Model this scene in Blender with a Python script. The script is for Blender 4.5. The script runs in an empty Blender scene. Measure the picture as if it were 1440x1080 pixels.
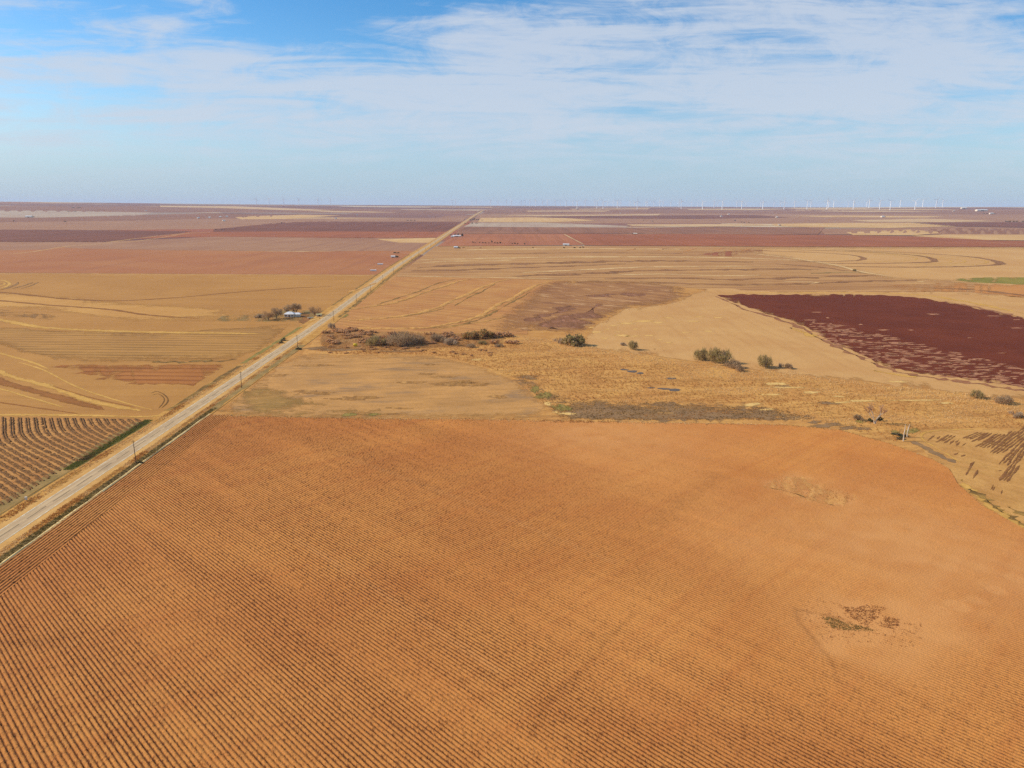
import bpy, bmesh, math, random
import numpy as np
from mathutils import Vector, Matrix
from mathutils.geometry import delaunay_2d_cdt

random.seed(7)
RNG = np.random.default_rng(11)
scene = bpy.context.scene
COL = scene.collection

# ------------------------------------------------------------------ camera, sky, sun, exposure
H, F, EY, ROLL = 100.0, 1000.0, 289.0, 0.0052
PITCH = math.atan((540 - EY) / F)
VX = Vector((1, 0, 0)); VU = Vector((0, math.sin(PITCH), math.cos(PITCH))); VF = Vector((0, math.cos(PITCH), -math.sin(PITCH)))
CR = VX * math.cos(ROLL) + VU * math.sin(ROLL)
CU = VU * math.cos(ROLL) - VX * math.sin(ROLL)
cam_d = bpy.data.cameras.new("camera"); cam = bpy.data.objects.new("camera", cam_d); COL.objects.link(cam)
m = Matrix((CR, CU, -VF)).transposed().to_4x4(); m.translation = (0, 0, H)
cam.matrix_world = m
cam_d.sensor_width = 36; cam_d.lens = 25.0; cam_d.clip_start = 0.5; cam_d.clip_end = 120000
scene.camera = cam

SUN_EL, SUN_AZ = math.radians(32), math.radians(-83)     # azimuth from +Y, clockwise; the sun stands to the left
sund = bpy.data.lights.new("sun", 'SUN'); sun = bpy.data.objects.new("sun", sund); COL.objects.link(sun)
sund.energy = 4.6; sund.angle = math.radians(0.5); sund.color = (1.0, 0.91, 0.78)
to_sun = Vector((math.sin(SUN_AZ) * math.cos(SUN_EL), math.cos(SUN_AZ) * math.cos(SUN_EL), math.sin(SUN_EL)))
sun.rotation_euler = to_sun.to_track_quat('Z', 'Y').to_euler()

scene.view_settings.view_transform = 'Standard'; scene.view_settings.look = 'None'
scene.view_settings.exposure = 0.18; scene.view_settings.gamma = 1.0
scene.cycles.use_denoising = False
scene.cycles.volume_bounces = 1

world = bpy.data.worlds.new("World"); scene.world = world; world.use_nodes = True
def build_world():
    nt = world.node_tree; N = nt.nodes; L = nt.links
    N.clear()
    def nd(t, **k):
        n = N.new(t)
        for a, b in k.items(): setattr(n, a, b)
        return n
    def mth(op, a, b=None, c=None, clamp=False):
        n = nd('ShaderNodeMath', operation=op, use_clamp=clamp)
        for i, v in enumerate((a, b, c)):
            if v is None: continue
            if isinstance(v, (int, float)): n.inputs[i].default_value = v
            else: L.new(v, n.inputs[i])
        return n.outputs[0]
    out = nd('ShaderNodeOutputWorld'); bg = nd('ShaderNodeBackground'); bg.inputs[1].default_value = SKY_STRENGTH
    sky = nd('ShaderNodeTexSky', sky_type='NISHITA', sun_disc=False, sun_elevation=SUN_EL, sun_rotation=SUN_AZ,
             altitude=700, air_density=1.0, dust_density=0.6, ozone_density=2.2)
    tc = nd('ShaderNodeTexCoord'); sep = nd('ShaderNodeSeparateXYZ'); L.new(tc.outputs['Generated'], sep.inputs[0])
    x, y, z = sep.outputs
    yy = mth('MAXIMUM', mth('ABSOLUTE', y), 0.05); a = mth('DIVIDE', x, yy); e = mth('DIVIDE', mth('MAXIMUM', z, 0.0), yy)
    comb = nd('ShaderNodeCombineXYZ'); L.new(a, comb.inputs[0]); L.new(e, comb.inputs[1]); L.new(y, comb.inputs[2])
    def noise(rot, sc, det, rough, dist, loc):
        mp = nd('ShaderNodeMapping'); mp.inputs['Rotation'].default_value = (0, 0, rot); mp.inputs['Scale'].default_value = sc; mp.inputs['Location'].default_value = loc
        L.new(comb.outputs[0], mp.inputs[0])
        n = nd('ShaderNodeTexNoise'); n.inputs['Scale'].default_value = 1.0; n.inputs['Detail'].default_value = det
        n.inputs['Roughness'].default_value = rough; n.inputs['Distortion'].default_value = dist
        L.new(mp.outputs[0], n.inputs['Vector']); return n.outputs['Fac']
    n1 = noise(math.radians(8), (3.6, 13.0, 0.2), 7, 0.55, 0.5, (2.1, 1.3, 0)); n2 = noise(math.radians(14), (3.2, 34.0, 0.2), 12, 0.66, 1.4, (5.4, 0.2, 0)); n3 = noise(math.radians(-20), (11.0, 30.0, 0.2), 12, 0.7, 1.4, (1.4, 7.2, 0))
    cov = mth('ADD', mth('MULTIPLY_ADD', n1, 1.2, -0.6), mth('MULTIPLY_ADD', n2, 2.0, -1.0)); cov = mth('ADD', cov, mth('MULTIPLY_ADD', n3, 1.3, -0.65)); cov = mth('ADD', cov, 0.40)
    for ga, ge, sa, se, am in SKY_MASSES:
        g = mth('ADD', mth('POWER', mth('ABSOLUTE', mth('MULTIPLY', mth('SUBTRACT', a, ga), 1 / sa)), 2.0), mth('POWER', mth('ABSOLUTE', mth('MULTIPLY', mth('SUBTRACT', e, ge), 1 / se)), 2.0))
        cov = mth('ADD', cov, mth('MULTIPLY', mth('EXPONENT', mth('MULTIPLY', g, -1.0)), am))
    mr = nd('ShaderNodeMapRange', interpolation_type='SMOOTHSTEP'); L.new(cov, mr.inputs[0])
    mr.inputs[1].default_value = -0.02; mr.inputs[2].default_value = 1.0
    hs = nd('ShaderNodeHueSaturation'); hs.inputs['Saturation'].default_value = 1.4; hs.inputs['Value'].default_value = 1.55; L.new(sky.outputs[0], hs.inputs['Color'])
    mixh = nd('ShaderNodeMix', data_type='RGBA'); low = nd('ShaderNodeMapRange', interpolation_type='SMOOTHSTEP'); L.new(e, low.inputs[0])
    low.inputs[1].default_value = 0.0; low.inputs[2].default_value = 0.20; low.inputs[3].default_value = 0.85; low.inputs[4].default_value = 0.0
    L.new(low.outputs[0], mixh.inputs[0]); L.new(hs.outputs[0], mixh.inputs[6]); mixh.inputs[7].default_value = HORIZON
    lowc = nd('ShaderNodeMapRange', interpolation_type='SMOOTHSTEP'); L.new(e, lowc.inputs[0]); lowc.inputs[1].default_value = 0.01; lowc.inputs[2].default_value = 0.10; lowc.inputs[3].default_value = 0.12; lowc.inputs[4].default_value = 0.82
    mix = nd('ShaderNodeMix', data_type='RGBA'); L.new(mth('MULTIPLY', mr.outputs[0], lowc.outputs[0]), mix.inputs[0]); L.new(mixh.outputs[2], mix.inputs[6])
    mix.inputs[7].default_value = CLOUD
    L.new(mix.outputs[2], bg.inputs[0]); L.new(bg.outputs[0], out.inputs[0])
SKY_STRENGTH = 0.085
CLOUD = (6.3, 7.0, 8.1, 1); HORIZON = (3.75, 5.5, 7.4, 1)
# thicker cirrus (+) and clear openings (-): tangent of azimuth, tangent of elevation, widths, amount
SKY_MASSES = [(-.255, .248, .095, .038, -1.0), (-.116, .253, .05, .026, -.45), (.55, .19, .25, .09, .25), (.25, .125, .5, .055, .2), (-.12, .185, .10, .012, -.3), (.05, .262, .12, .012, -.35), (-.62, .222, .06, .014, -.35), (-.47, .262, .05, .012, -.35), (-.30, .215, .05, .012, -.3), (-.05, .13, .5, .05, .12), (-.155, .205, .07, .018, -.3), (-.55, .262, .06, .02, -.3), (-.456, .222, .035, .012, .45), (-.40, .276, .035, .014, .55), (-.55, .172, .14, .018, .45), (-.38, .185, .06, .03, .3), (-.33, .15, .1, .008, .25), (-.48, .115, .1, .006, .3),
              (.20, .20, .36, .10, .30), (.02, .21, .12, .03, .15), (.136, .122, .10, .008, -.45), (.68, .237, .06, .02, -.3), (-.55, .10, .25, .03, .12), (-.20, .105, .16, .006, .3)]
build_world()

# ------------------------------------------------------------------ terrain and photograph-to-ground mapping
def sstep(a, b, t):
    t = max(0.0, min(1.0, (t - a) / (b - a))); return t * t * (3 - 2 * t)
def gz(x, y):
    d = math.hypot(x, y)
    z = 91.0 * sstep(3200, 13500, d)
    if d > 5000 and y > 0:
        az = abs(math.degrees(math.atan2(x, y)))
        z += 27.0 * sstep(5000, 13500, d) * sstep(16, 36, az)
    return z
def ray(px, py): return VF + CR * ((px - 720) / F) - CU * ((py - 540) / F)
def PG(px, py):
    d = ray(px, py)
    lo, hi = 10.0, 14500.0 / math.hypot(d.x, d.y)
    def f(t): return H + d.z * t - gz(d.x * t, d.y * t)
    if f(hi) > 0: t = hi
    else:
        for _ in range(46):
            t = 0.5 * (lo + hi)
            if f(t) > 0: lo = t
            else: hi = t
    return Vector((d.x * t, d.y * t, gz(d.x * t, d.y * t)))
def project(x, y, z=0.0):
    v = Vector((x, y, z - H)); w = v.dot(VF)
    return 720 + F * v.dot(CR) / w, 540 - F * v.dot(CU) / w
def ppm(p): return F / (Vector((p[0], p[1], p[2] - H)).dot(VF))   # photo pixels per metre at a point
def lift(layer, x, y): return 0.012 * layer * (1 + math.hypot(x, y) / 900.0)

# ------------------------------------------------------------------ helpers
K = 0.86
def S(r, g, b, k=None):
    k = K if k is None else k
    def c(u):
        u /= 255.0
        return u / 12.92 if u <= 0.04045 else ((u + 0.055) / 1.055) ** 2.4
    return (c(r) * k, c(g) * k, c(b) * k, 1.0)
def new_mat(name):
    m = bpy.data.materials.new(name); m.use_nodes = True
    nt = m.node_tree; bs = nt.nodes['Principled BSDF']; bs.inputs['Roughness'].default_value = 0.95
    bs.inputs['Specular IOR Level'].default_value = 0.1
    return m, nt, bs
class NB:
    def __init__(s, nt): s.nt = nt; s.N = nt.nodes; s.L = nt.links
    def nd(s, t, **k):
        n = s.N.new(t)
        for a, b in k.items(): setattr(n, a, b)
        return n
    def m(s, op, a, b=None, c=None, clamp=False):
        n = s.nd('ShaderNodeMath', operation=op, use_clamp=clamp)
        for i, v in enumerate((a, b, c)):
            if v is None: continue
            if isinstance(v, (int, float)): n.inputs[i].default_value = v
            else: s.L.new(v, n.inputs[i])
        return n.outputs[0]
    def pos(s, ang=0.0, sc=(1, 1, 1), loc=(0, 0, 0)):
        g = s.nd('ShaderNodeNewGeometry'); r = s.nd('ShaderNodeVectorRotate', rotation_type='Z_AXIS'); r.inputs['Angle'].default_value = ang
        s.L.new(g.outputs['Position'], r.inputs['Vector'])
        mp = s.nd('ShaderNodeMapping'); mp.inputs['Scale'].default_value = sc; mp.inputs['Location'].default_value = loc
        s.L.new(r.outputs[0], mp.inputs[0]); return mp.outputs[0]
    def noise(s, vec, det=3, rough=0.55, dist=0.0):
        n = s.nd('ShaderNodeTexNoise'); n.inputs['Scale'].default_value = 1.0; n.inputs['Detail'].default_value = det
        n.inputs['Roughness'].default_value = rough; n.inputs['Distortion'].default_value = dist
        s.L.new(vec, n.inputs['Vector']); return n.outputs['Fac']
    def ramp(s, fac, a, b, lo=0.0, hi=1.0, smooth=True):
        n = s.nd('ShaderNodeMapRange'); n.interpolation_type = 'SMOOTHSTEP' if smooth else 'LINEAR'
        s.L.new(fac, n.inputs[0])
        for i, v in ((1, a), (2, b), (3, lo), (4, hi)): n.inputs[i].default_value = v
        return n.outputs[0]
    def mix(s, fac, a, b, blend='MIX'):
        n = s.nd('ShaderNodeMix', data_type='RGBA', blend_type=blend)
        for i, v in ((0, fac), (6, a), (7, b)):
            if isinstance(v, (int, float, tuple)): n.inputs[i].default_value = v
            else: s.L.new(v, n.inputs[i])
        return n.outputs[2]

_seed = [0]
def field_mat(name, base, var, dark=None, ang=0.0, blot=70.0, streak=(160.0, 9.0), streak_amt=0.5, streak_col=None,
              rows=None, speck=0.8, speck_amt=0.35, patch=None, bump=0.25, attr=None, rag=None):
    """farmland soil: base/var blotches, streaks along the working direction, fine clods, optional crop rows and bare patches"""
    m, nt, bs = new_mat(name); b = NB(nt); _seed[0] += 13.7
    base, var, dark, streak_col = [None if q is None else (min(1, q[0] * 1.03), q[1] * 0.955, q[2] * 0.74, 1) for q in (base, var, dark, streak_col)]
    o = _seed[0]; dark = dark or tuple(c * 0.5 for c in base[:3]) + (1,)
    n1 = b.noise(b.pos(ang, (1 / blot, 1 / blot, 0.02), (o, 0, 0)), 4, 0.6, 0.6)
    col = b.mix(b.ramp(n1, 0.34, 0.66), base, var)
    n2 = b.noise(b.pos(ang, (1 / streak[1], 1 / streak[0], 0.02), (0, o, 0)), 4, 0.6)
    col = b.mix(b.m('MULTIPLY', b.ramp(n2, 0.42, 0.72), streak_amt), col, streak_col or dark)
    if rows:
        sp, amt, wob = rows
        wobn = b.noise(b.pos(ang, (1 / (wob * 3), 1 / 90.0, 0.02), (o, o, 0)), 2)
        sx = b.nd('ShaderNodeSeparateXYZ'); b.L.new(b.pos(ang), sx.inputs[0])
        ph = b.m('MULTIPLY_ADD', wobn, wob * 2.0, sx.outputs[0])
        w = b.m('SINE', b.m('MULTIPLY', ph, 2 * math.pi / sp))
        brk = b.ramp(b.noise(b.pos(ang, (1 / sp, 1 / (sp * 4), 0.02), (o, 3, 0)), 2), 0.3, 0.6, 0.25, 1.0)
        col = b.mix(b.m('MULTIPLY', b.m('MULTIPLY', b.ramp(w, 0.0, 0.9), amt), brk), col, dark)
    n3 = b.noise(b.pos(ang, (1 / speck, 1 / (speck * 1.6), 0.2), (o, 5, 0)), 3, 0.7)
    col = b.mix(b.m('MULTIPLY', b.ramp(n3, 0.5, 0.72), speck_amt), col, dark)
    n4 = b.noise(b.pos(ang + 0.4, (1 / (speck * 6), 1 / (speck * 9), 0.2), (o, 9, 0)), 4, 0.7)
    col = b.mix(b.m('MULTIPLY', b.ramp(n4, 0.45, 0.75), speck_amt * 0.6), col, dark)
    if patch:
        pcol, psize, thr, soft = patch
        pn = b.noise(b.pos(ang, (1 / psize[0], 1 / psize[1], 0.02), (o, 21, 0)), 6, 0.68, 0.4)
        col = b.mix(b.ramp(pn, thr, thr + soft), col, pcol)
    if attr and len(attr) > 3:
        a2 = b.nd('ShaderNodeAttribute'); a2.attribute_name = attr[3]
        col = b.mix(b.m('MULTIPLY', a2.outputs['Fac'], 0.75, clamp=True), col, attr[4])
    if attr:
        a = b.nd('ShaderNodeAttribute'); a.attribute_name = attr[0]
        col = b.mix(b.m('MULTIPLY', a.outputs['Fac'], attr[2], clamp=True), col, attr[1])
    # ragged, thinning margins where the outline carries the 'fade' attribute
    fa = b.nd('ShaderNodeAttribute'); fa.attribute_name = 'fade'; rg = rag or (2.5, 7.0)
    fn = b.noise(b.pos(ang, (1 / rg[0], 1 / rg[1], 0.2), (o, 33, 0)), 5, 0.7); fn2 = b.noise(b.pos(ang, (1 / (rg[0] * 5), 1 / (rg[1] * 5), 0.2), (o, 43, 0)), 3, 0.6)
    fs = b.m('ADD', fa.outputs['Fac'], b.m('MULTIPLY', b.m('ADD', b.m('MULTIPLY_ADD', fn, 1.3, -0.65), b.m('MULTIPLY_ADD', fn2, 0.9, -0.45)), b.ramp(fa.outputs['Fac'], 0.0, 0.25)))
    b.L.new(b.ramp(fs, 0.55, 1.0, 1.0, 0.0), bs.inputs['Alpha'])
    b.L.new(col, bs.inputs['Base Color'])
    bp = b.nd('ShaderNodeBump'); bp.inputs['Strength'].default_value = bump; bp.inputs['Distance'].default_value = 0.4
    b.L.new(n3, bp.inputs['Height']); b.L.new(bp.outputs[0], bs.inputs['Normal'])
    return m
def flat_mat(name, col, var=None, scale=1.5, rough=0.8, spec=0.2):
    m, nt, bs = new_mat(name); b = NB(nt); _seed[0] += 7.3
    n = b.noise(b.pos(0.3, (1 / scale,) * 3, (_seed[0], 0, 0)), 3, 0.6)
    b.L.new(b.mix(b.ramp(n, 0.35, 0.65), col, var or tuple(c * 0.75 for c in col[:3]) + (1,)), bs.inputs['Base Color'])
    bs.inputs['Roughness'].default_value = rough; bs.inputs['Specular IOR Level'].default_value = spec
    return m
def obj(name, verts, faces, mat, parent=None, mats=None, idx=None, smooth=False):
    me = bpy.data.meshes.new(name); me.from_pydata([tuple(v) for v in verts], [], faces); me.update()
    for mm in (mats or [mat]): me.materials.append(mm)
    if idx is not None: me.polygons.foreach_set('material_index', idx)
    if smooth: me.polygons.foreach_set('use_smooth', [True] * len(me.polygons))
    o = bpy.data.objects.new(name, me); COL.objects.link(o)
    if parent: o.parent = parent
    return o
def tag(o, label, cat=None, group=None, kind=None):
    if label: o['label'] = label
    if cat: o['category'] = cat
    if group: o['group'] = group
    if kind: o['kind'] = kind
    return o
def empty(name, loc, rz=0.0, s=1.0):
    o = bpy.data.objects.new(name, None); COL.objects.link(o); o.empty_display_size = 0.5
    o.location = loc; o.rotation_euler = (0, 0, rz); o.scale = (s, s, s); return o
def dup(root, loc, rz=0.0, s=1.0):
    r = root.copy(); COL.objects.link(r); r.location = loc; r.rotation_euler = (0, 0, rz)
    r.scale = s if isinstance(s, tuple) else (s, s, s)
    for ch in list(root.children):
        c = ch.copy(); COL.objects.link(c); c.parent = r
        for g in list(ch.children):
            d = g.copy(); COL.objects.link(d); d.parent = c
    return r

# ------------------------------------------------------------------ outlines traced on the ground
def set_fade(o, vals):
    at_ = o.data.attributes.new('fade', 'FLOAT', 'POINT'); at_.data.foreach_set('value', np.asarray(vals, np.float32)); return o
def seg_dist(poly, X, Y):
    D = np.full(X.shape, 1e9); n = len(poly)
    for i in range(n):
        ax, ay = poly[i]; bx, by = poly[(i + 1) % n]; dx, dy = bx - ax, by - ay; t = np.clip(((X - ax) * dx + (Y - ay) * dy) / max(1e-9, dx * dx + dy * dy), 0, 1)
        D = np.minimum(D, np.hypot(X - ax - t * dx, Y - ay - t * dy))
    return D
def jag(poly, step, amp):
    out = []
    n = len(poly)
    for i in range(n):
        a = Vector(poly[i]); c = Vector(poly[(i + 1) % n]); L = (c - a).length; k = max(1, int(L / step))
        nrm = Vector((-(c - a).y, (c - a).x)) / max(L, 1e-6)
        for j in range(k):
            p = a.lerp(c, j / k)
            if amp:
                q = amp * (random.random() - 0.5) * 2
                vs = min(1.0, max(0.06, (p.y - 284) / 300.0))
                p = p + Vector((nrm.x * q, nrm.y * q * vs))
            out.append(p)
    return out
def tri_poly(poly, amp=1.0, step=10.0, dense=60.0):
    P2 = jag(poly, step, amp)
    ys = [p.y for p in P2]; xs = [p.x for p in P2]
    nb = len(P2); pts = [Vector(p) for p in P2]
    y = min(ys)
    while y < max(ys):
        dy = (0.35 + max(0.0, (y - 292)) * 0.035) if dense > 14.5 and dense < 30 else 1.2 + max(0.0, (y - 292)) * 0.10
        y += dy
        x = min(xs) + random.random() * dense
        while x < max(xs):
            pts.append(Vector((x, y))); x += dense
    r = delaunay_2d_cdt(pts, [], [list(range(nb))], 1, 1e-5)
    return r[0], r[2]
def ground_poly(name, poly, layer, mat, label, amp=1.0, step=10.0, kind='structure', soft=None, dense=60.0):
    v2, f = tri_poly(poly, amp, step, dense if not soft else 14.0)
    used = sorted({i for t in f for i in t}); mp = {i: k for k, i in enumerate(used)}
    vs = []
    for i in used:
        p = PG(v2[i].x, v2[i].y); p.z += lift(layer, p.x, p.y); vs.append(p)
    fs = []
    for t in f:
        t = [mp[i] for i in t]
        a, b_, c = vs[t[0]], vs[t[1]], vs[t[2]]
        if (b_ - a).cross(c - a).z < 0: t.reverse()
        fs.append(t)
    o = obj(name, vs, fs, mat)
    if soft:      # margin width in metres
        gp = [(PG(*q).x, PG(*q).y) for q in poly]; d = seg_dist(gp, np.array([p.x for p in vs]), np.array([p.y for p in vs])); set_fade(o, 1 - np.clip(d / soft, 0, 1))
    return tag(o, label, 'ground', kind=kind)
def catmull(pts, step):
    pts = [Vector(p) for p in pts]; out = []
    for i in range(len(pts) - 1):
        p0 = pts[max(0, i - 1)]; p1 = pts[i]; p2 = pts[i + 1]; p3 = pts[min(len(pts) - 1, i + 2)]
        k = max(2, int((p2 - p1).length / step))
        for j in range(k):
            t = j / k
            out.append(0.5 * ((2 * p1) + (p2 - p0) * t + (2 * p0 - 5 * p1 + 4 * p2 - p3) * t * t + (3 * p1 - p0 - 3 * p2 + p3) * t ** 3))
    out.append(pts[-1]); return out
def strip_geo(V, Fc, path, w0, w1, layer, rag=0.25, hump=0.0, taper=True):
    """a ground strip along a path in metres between offsets w0..w1 (right positive), ragged edges, optional rounded height"""
    n = len(path); base = len(V); across = (0.0, 0.5, 1.0)
    ph = random.random() * 50
    for i, p in enumerate(path):
        a = path[max(0, i - 1)]; c = path[min(n - 1, i + 1)]; t = Vector((c.x - a.x, c.y - a.y)); t.normalize()
        nr = Vector((t.y, -t.x)); s = 1.0
        if taper:
            e = min(i, n - 1 - i) / max(1, n - 1); s = min(1.0, 0.15 + e * 8)
        wl = (w1 - w0) * rag
        mid = 0.5 * (w0 + w1); hw = 0.5 * (w1 - w0) * s
        for q in across:
            off = mid + (q * 2 - 1) * hw + (random.random() - 0.5) * 2 * wl * (q != 0.5)
            x, y = p.x + nr.x * off, p.y + nr.y * off
            V.append(Vector((x, y, gz(x, y) + lift(layer, x, y) + (hump * s * (0.7 + 0.6 * random.random()) if q == 0.5 else 0))))
    for i in range(n - 1):
        for k in range(2):
            a = base + i * 3 + k
            Fc.append((a, a + 1, a + 4, a + 3))
def flipup(V, Fc):
    out = []
    for f in Fc:
        n = (V[f[1]] - V[f[0]]).cross(V[f[2]] - V[f[0]])
        out.append(tuple(reversed(f)) if n.z < 0 else f)
    return out
def ribbons(name, lines, layer, mat, label, rag=0.25, hump=0.0, kind='structure', step=7.0, cat='ground', soft=True):
    """lines: (points traced on the photograph, width in metres)"""
    V, Fc = [], []
    for pts, w in lines:
        g = [PG(px, py) for px, py in catmull([Vector(p) for p in pts], step)]
        strip_geo(V, Fc, g, -w / 2, w / 2, layer, rag, hump)
    o = obj(name, V, flipup(V, Fc), mat)
    if soft: set_fade(o, [0.2 if i % 3 == 1 else 0.92 for i in range(len(V))])
    return tag(o, label, cat, kind=kind)
def blobs(name, items, layer, mat, label, kind='structure'):
    V, Fc = [], []; fd = []
    for cx, cy, rx, ry in items:
        rx *= 1.3; ry *= 1.3
        k = max(8, int(rx * 1.2)); k = min(k, 28); b0 = len(V); ph = random.random() * 6
        c = PG(cx, cy); c.z += lift(layer, c.x, c.y); V.append(c)
        for i in range(k):
            a = 2 * math.pi * i / k; q = 0.65 + 0.35 * math.sin(a * 2 + ph) * random.random() + 0.4 * random.random()
            p = PG(cx + rx * math.cos(a) * q, cy + ry * math.sin(a) * q); p.z += lift(layer, p.x, p.y); V.append(p)
        for i in range(k): Fc.append((b0, b0 + 1 + i, b0 + 1 + (i + 1) % k))
        fd += [0.15] + [0.95] * k
    return tag(set_fade(obj(name, V, flipup(V, Fc), mat), fd), label, 'ground', kind=kind)
def inside(poly, x, y):
    r = False; n = len(poly); j = n - 1
    for i in range(n):
        xi, yi = poly[i]; xj, yj = poly[j]
        if (yi > y) != (yj > y) and x < (xj - xi) * (y - yi) / (yj - yi) + xi: r = not r
        j = i
    return r
def np_inside(poly, X, Y):
    r = np.zeros(X.shape, bool); n = len(poly); j = n - 1
    for i in range(n):
        xi, yi = poly[i]; xj, yj = poly[j]
        if yi != yj:
            r ^= ((yi > Y) != (yj > Y)) & (X < (xj - xi) * (Y - yi) / (yj - yi) + xi)
        j = i
    return r
def vnoise(X, Y, seed):
    """smooth value noise on arrays"""
    xi = np.floor(X).astype(np.int64); yi = np.floor(Y).astype(np.int64); fx = X - xi; fy = Y - yi
    fx = fx * fx * (3 - 2 * fx); fy = fy * fy * (3 - 2 * fy)
    def h(a, c):
        n = (a * 374761393 + c * 668265263 + seed * 974634777) & 0x7fffffff
        n = ((n ^ (n >> 13)) * 1274126177) & 0x7fffffff
        return ((n ^ (n >> 16)) & 0xffff) / 65535.0
    return (h(xi, yi) * (1 - fx) + h(xi + 1, yi) * fx) * (1 - fy) + (h(xi, yi + 1) * (1 - fx) + h(xi + 1, yi + 1) * fx) * fy

# ------------------------------------------------------------------ ground sheet to the horizon
def ground_mat():
    m, nt, bs = new_mat('prairie ground'); b = NB(nt)
    v = b.nd('ShaderNodeTexVoronoi', distance='CHEBYCHEV'); v.inputs['Scale'].default_value = 1.0; v.inputs['Randomness'].default_value = 0.75
    b.L.new(b.pos(0.03, (1 / 1300, 1 / 800, 0.0), (3.3, 8.1, 0)), v.inputs['Vector'])
    sx = b.nd('ShaderNodeSeparateColor'); b.L.new(v.outputs['Color'], sx.inputs[0])
    cr = b.nd('ShaderNodeValToRGB'); cr.color_ramp.interpolation = 'CONSTANT'
    stops = [(0.0, S(140, 95, 80)), (0.2, S(120, 75, 68)), (0.36, S(165, 115, 85)), (0.5, S(205, 165, 115)), (0.6, S(150, 100, 82)),
             (0.74, S(165, 140, 120)), (0.86, S(170, 98, 68)), (0.94, S(225, 200, 160))]
    e = cr.color_ramp.elements; e[0].position = 0; e[0].color = stops[0][1]; e[1].position = stops[1][0]; e[1].color = stops[1][1]
    for p, c in stops[2:]: k = e.new(p); k.color = c
    b.L.new(sx.outputs[0], cr.inputs[0])
    n = b.noise(b.pos(0.03, (1 / 600, 1 / 120, 0), (0, 4, 0)), 5, 0.65, 0.5)
    col = b.mix(b.m('MULTIPLY', b.ramp(n, 0.45, 0.75), 0.5), cr.outputs[0], S(125, 85, 72))
    n2 = b.noise(b.pos(0, (1 / 30, 1 / 30, 0), (0, 4, 0)), 5, 0.65)
    col = b.mix(b.m('MULTIPLY', b.ramp(n2, 0.45, 0.75), 0.4), col, S(150, 110, 75))
    ln = b.nd('ShaderNodeVectorMath', operation='LENGTH'); g0 = b.nd('ShaderNodeNewGeometry'); b.L.new(g0.outputs['Position'], ln.inputs[0])
    near = b.mix(b.ramp(n2, 0.35, 0.7), S(206, 150, 80), S(186, 128, 66))
    col = b.mix(b.ramp(ln.outputs['Value'], 900, 1600), near, col)
    b.L.new(col, bs.inputs['Base Color']); return m
def build_ground():
    rad = [0, 60, 120, 200, 300, 420, 560, 740, 960, 1250, 1600, 2000, 2500, 3000] + [3300 + 260 * i for i in range(44)] + [15500, 18000, 22000, 28000, 36000]
    ns = 144; V = [Vector((0, 0, gz(0, 0)))]; Fc = []
    for r in rad[1:]:
        for k in range(ns):
            a = 2 * math.pi * k / ns; x, y = r * math.sin(a), r * math.cos(a); V.append(Vector((x, y, gz(x, y))))
    for k in range(ns): Fc.append((0, 1 + (k + 1) % ns, 1 + k))
    for i in range(len(rad) - 2):
        for k in range(ns):
            a = 1 + i * ns + k; c = 1 + i * ns + (k + 1) % ns
            Fc.append((a, c, c + ns, a + ns))
    o = obj('ground', V, flipup(V, Fc), ground_mat(), smooth=True)
    tag(o, 'flat red and tan farmland reaching the horizon', 'ground', kind='structure')
build_ground()

# road centreline in metres
road_pts = [(-40, -150.5), (60, -154), (200, -157.6), (300, -159.4), (412, -162), (655, -169), (1107, -190), (1500, -203), (1959, -216)]
far = [PG(636, 324), PG(656, 310.5), PG(668, 302.5), PG(679, 296.2)]
road_ctl = [Vector((x, y)) for y, x in road_pts] + [Vector((p.x, p.y)) for p in far]
road_path = catmull(road_ctl, 8.0)
def road_x(y):
    for a, c in zip(road_path, road_path[1:]):
        if a.y <= y <= c.y: return a.x + (c.x - a.x) * (y - a.y) / max(1e-6, c.y - a.y)
    return road_path[-1].x
def road_strip(name, w0, w1, layer, mat, label, y0=-40, y1=1e9, rag=0.0, hump=0.0, step=None, kind='structure', cat='road'):
    pth = [p for p in road_path if y0 <= p.y <= y1]
    if step: pth = catmull(pth[::1], step)
    V, Fc = [], []; strip_geo(V, Fc, pth, w0, w1, layer, rag, hump, taper=False)
    return tag(obj(name, V, flipup(V, Fc), mat), label, cat, kind=kind)

# ------------------------------------------------------------------ fields
A_ROW = math.radians(-46.5)          # heading of the crop rows in the near field, from +Y
M = {}
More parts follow.
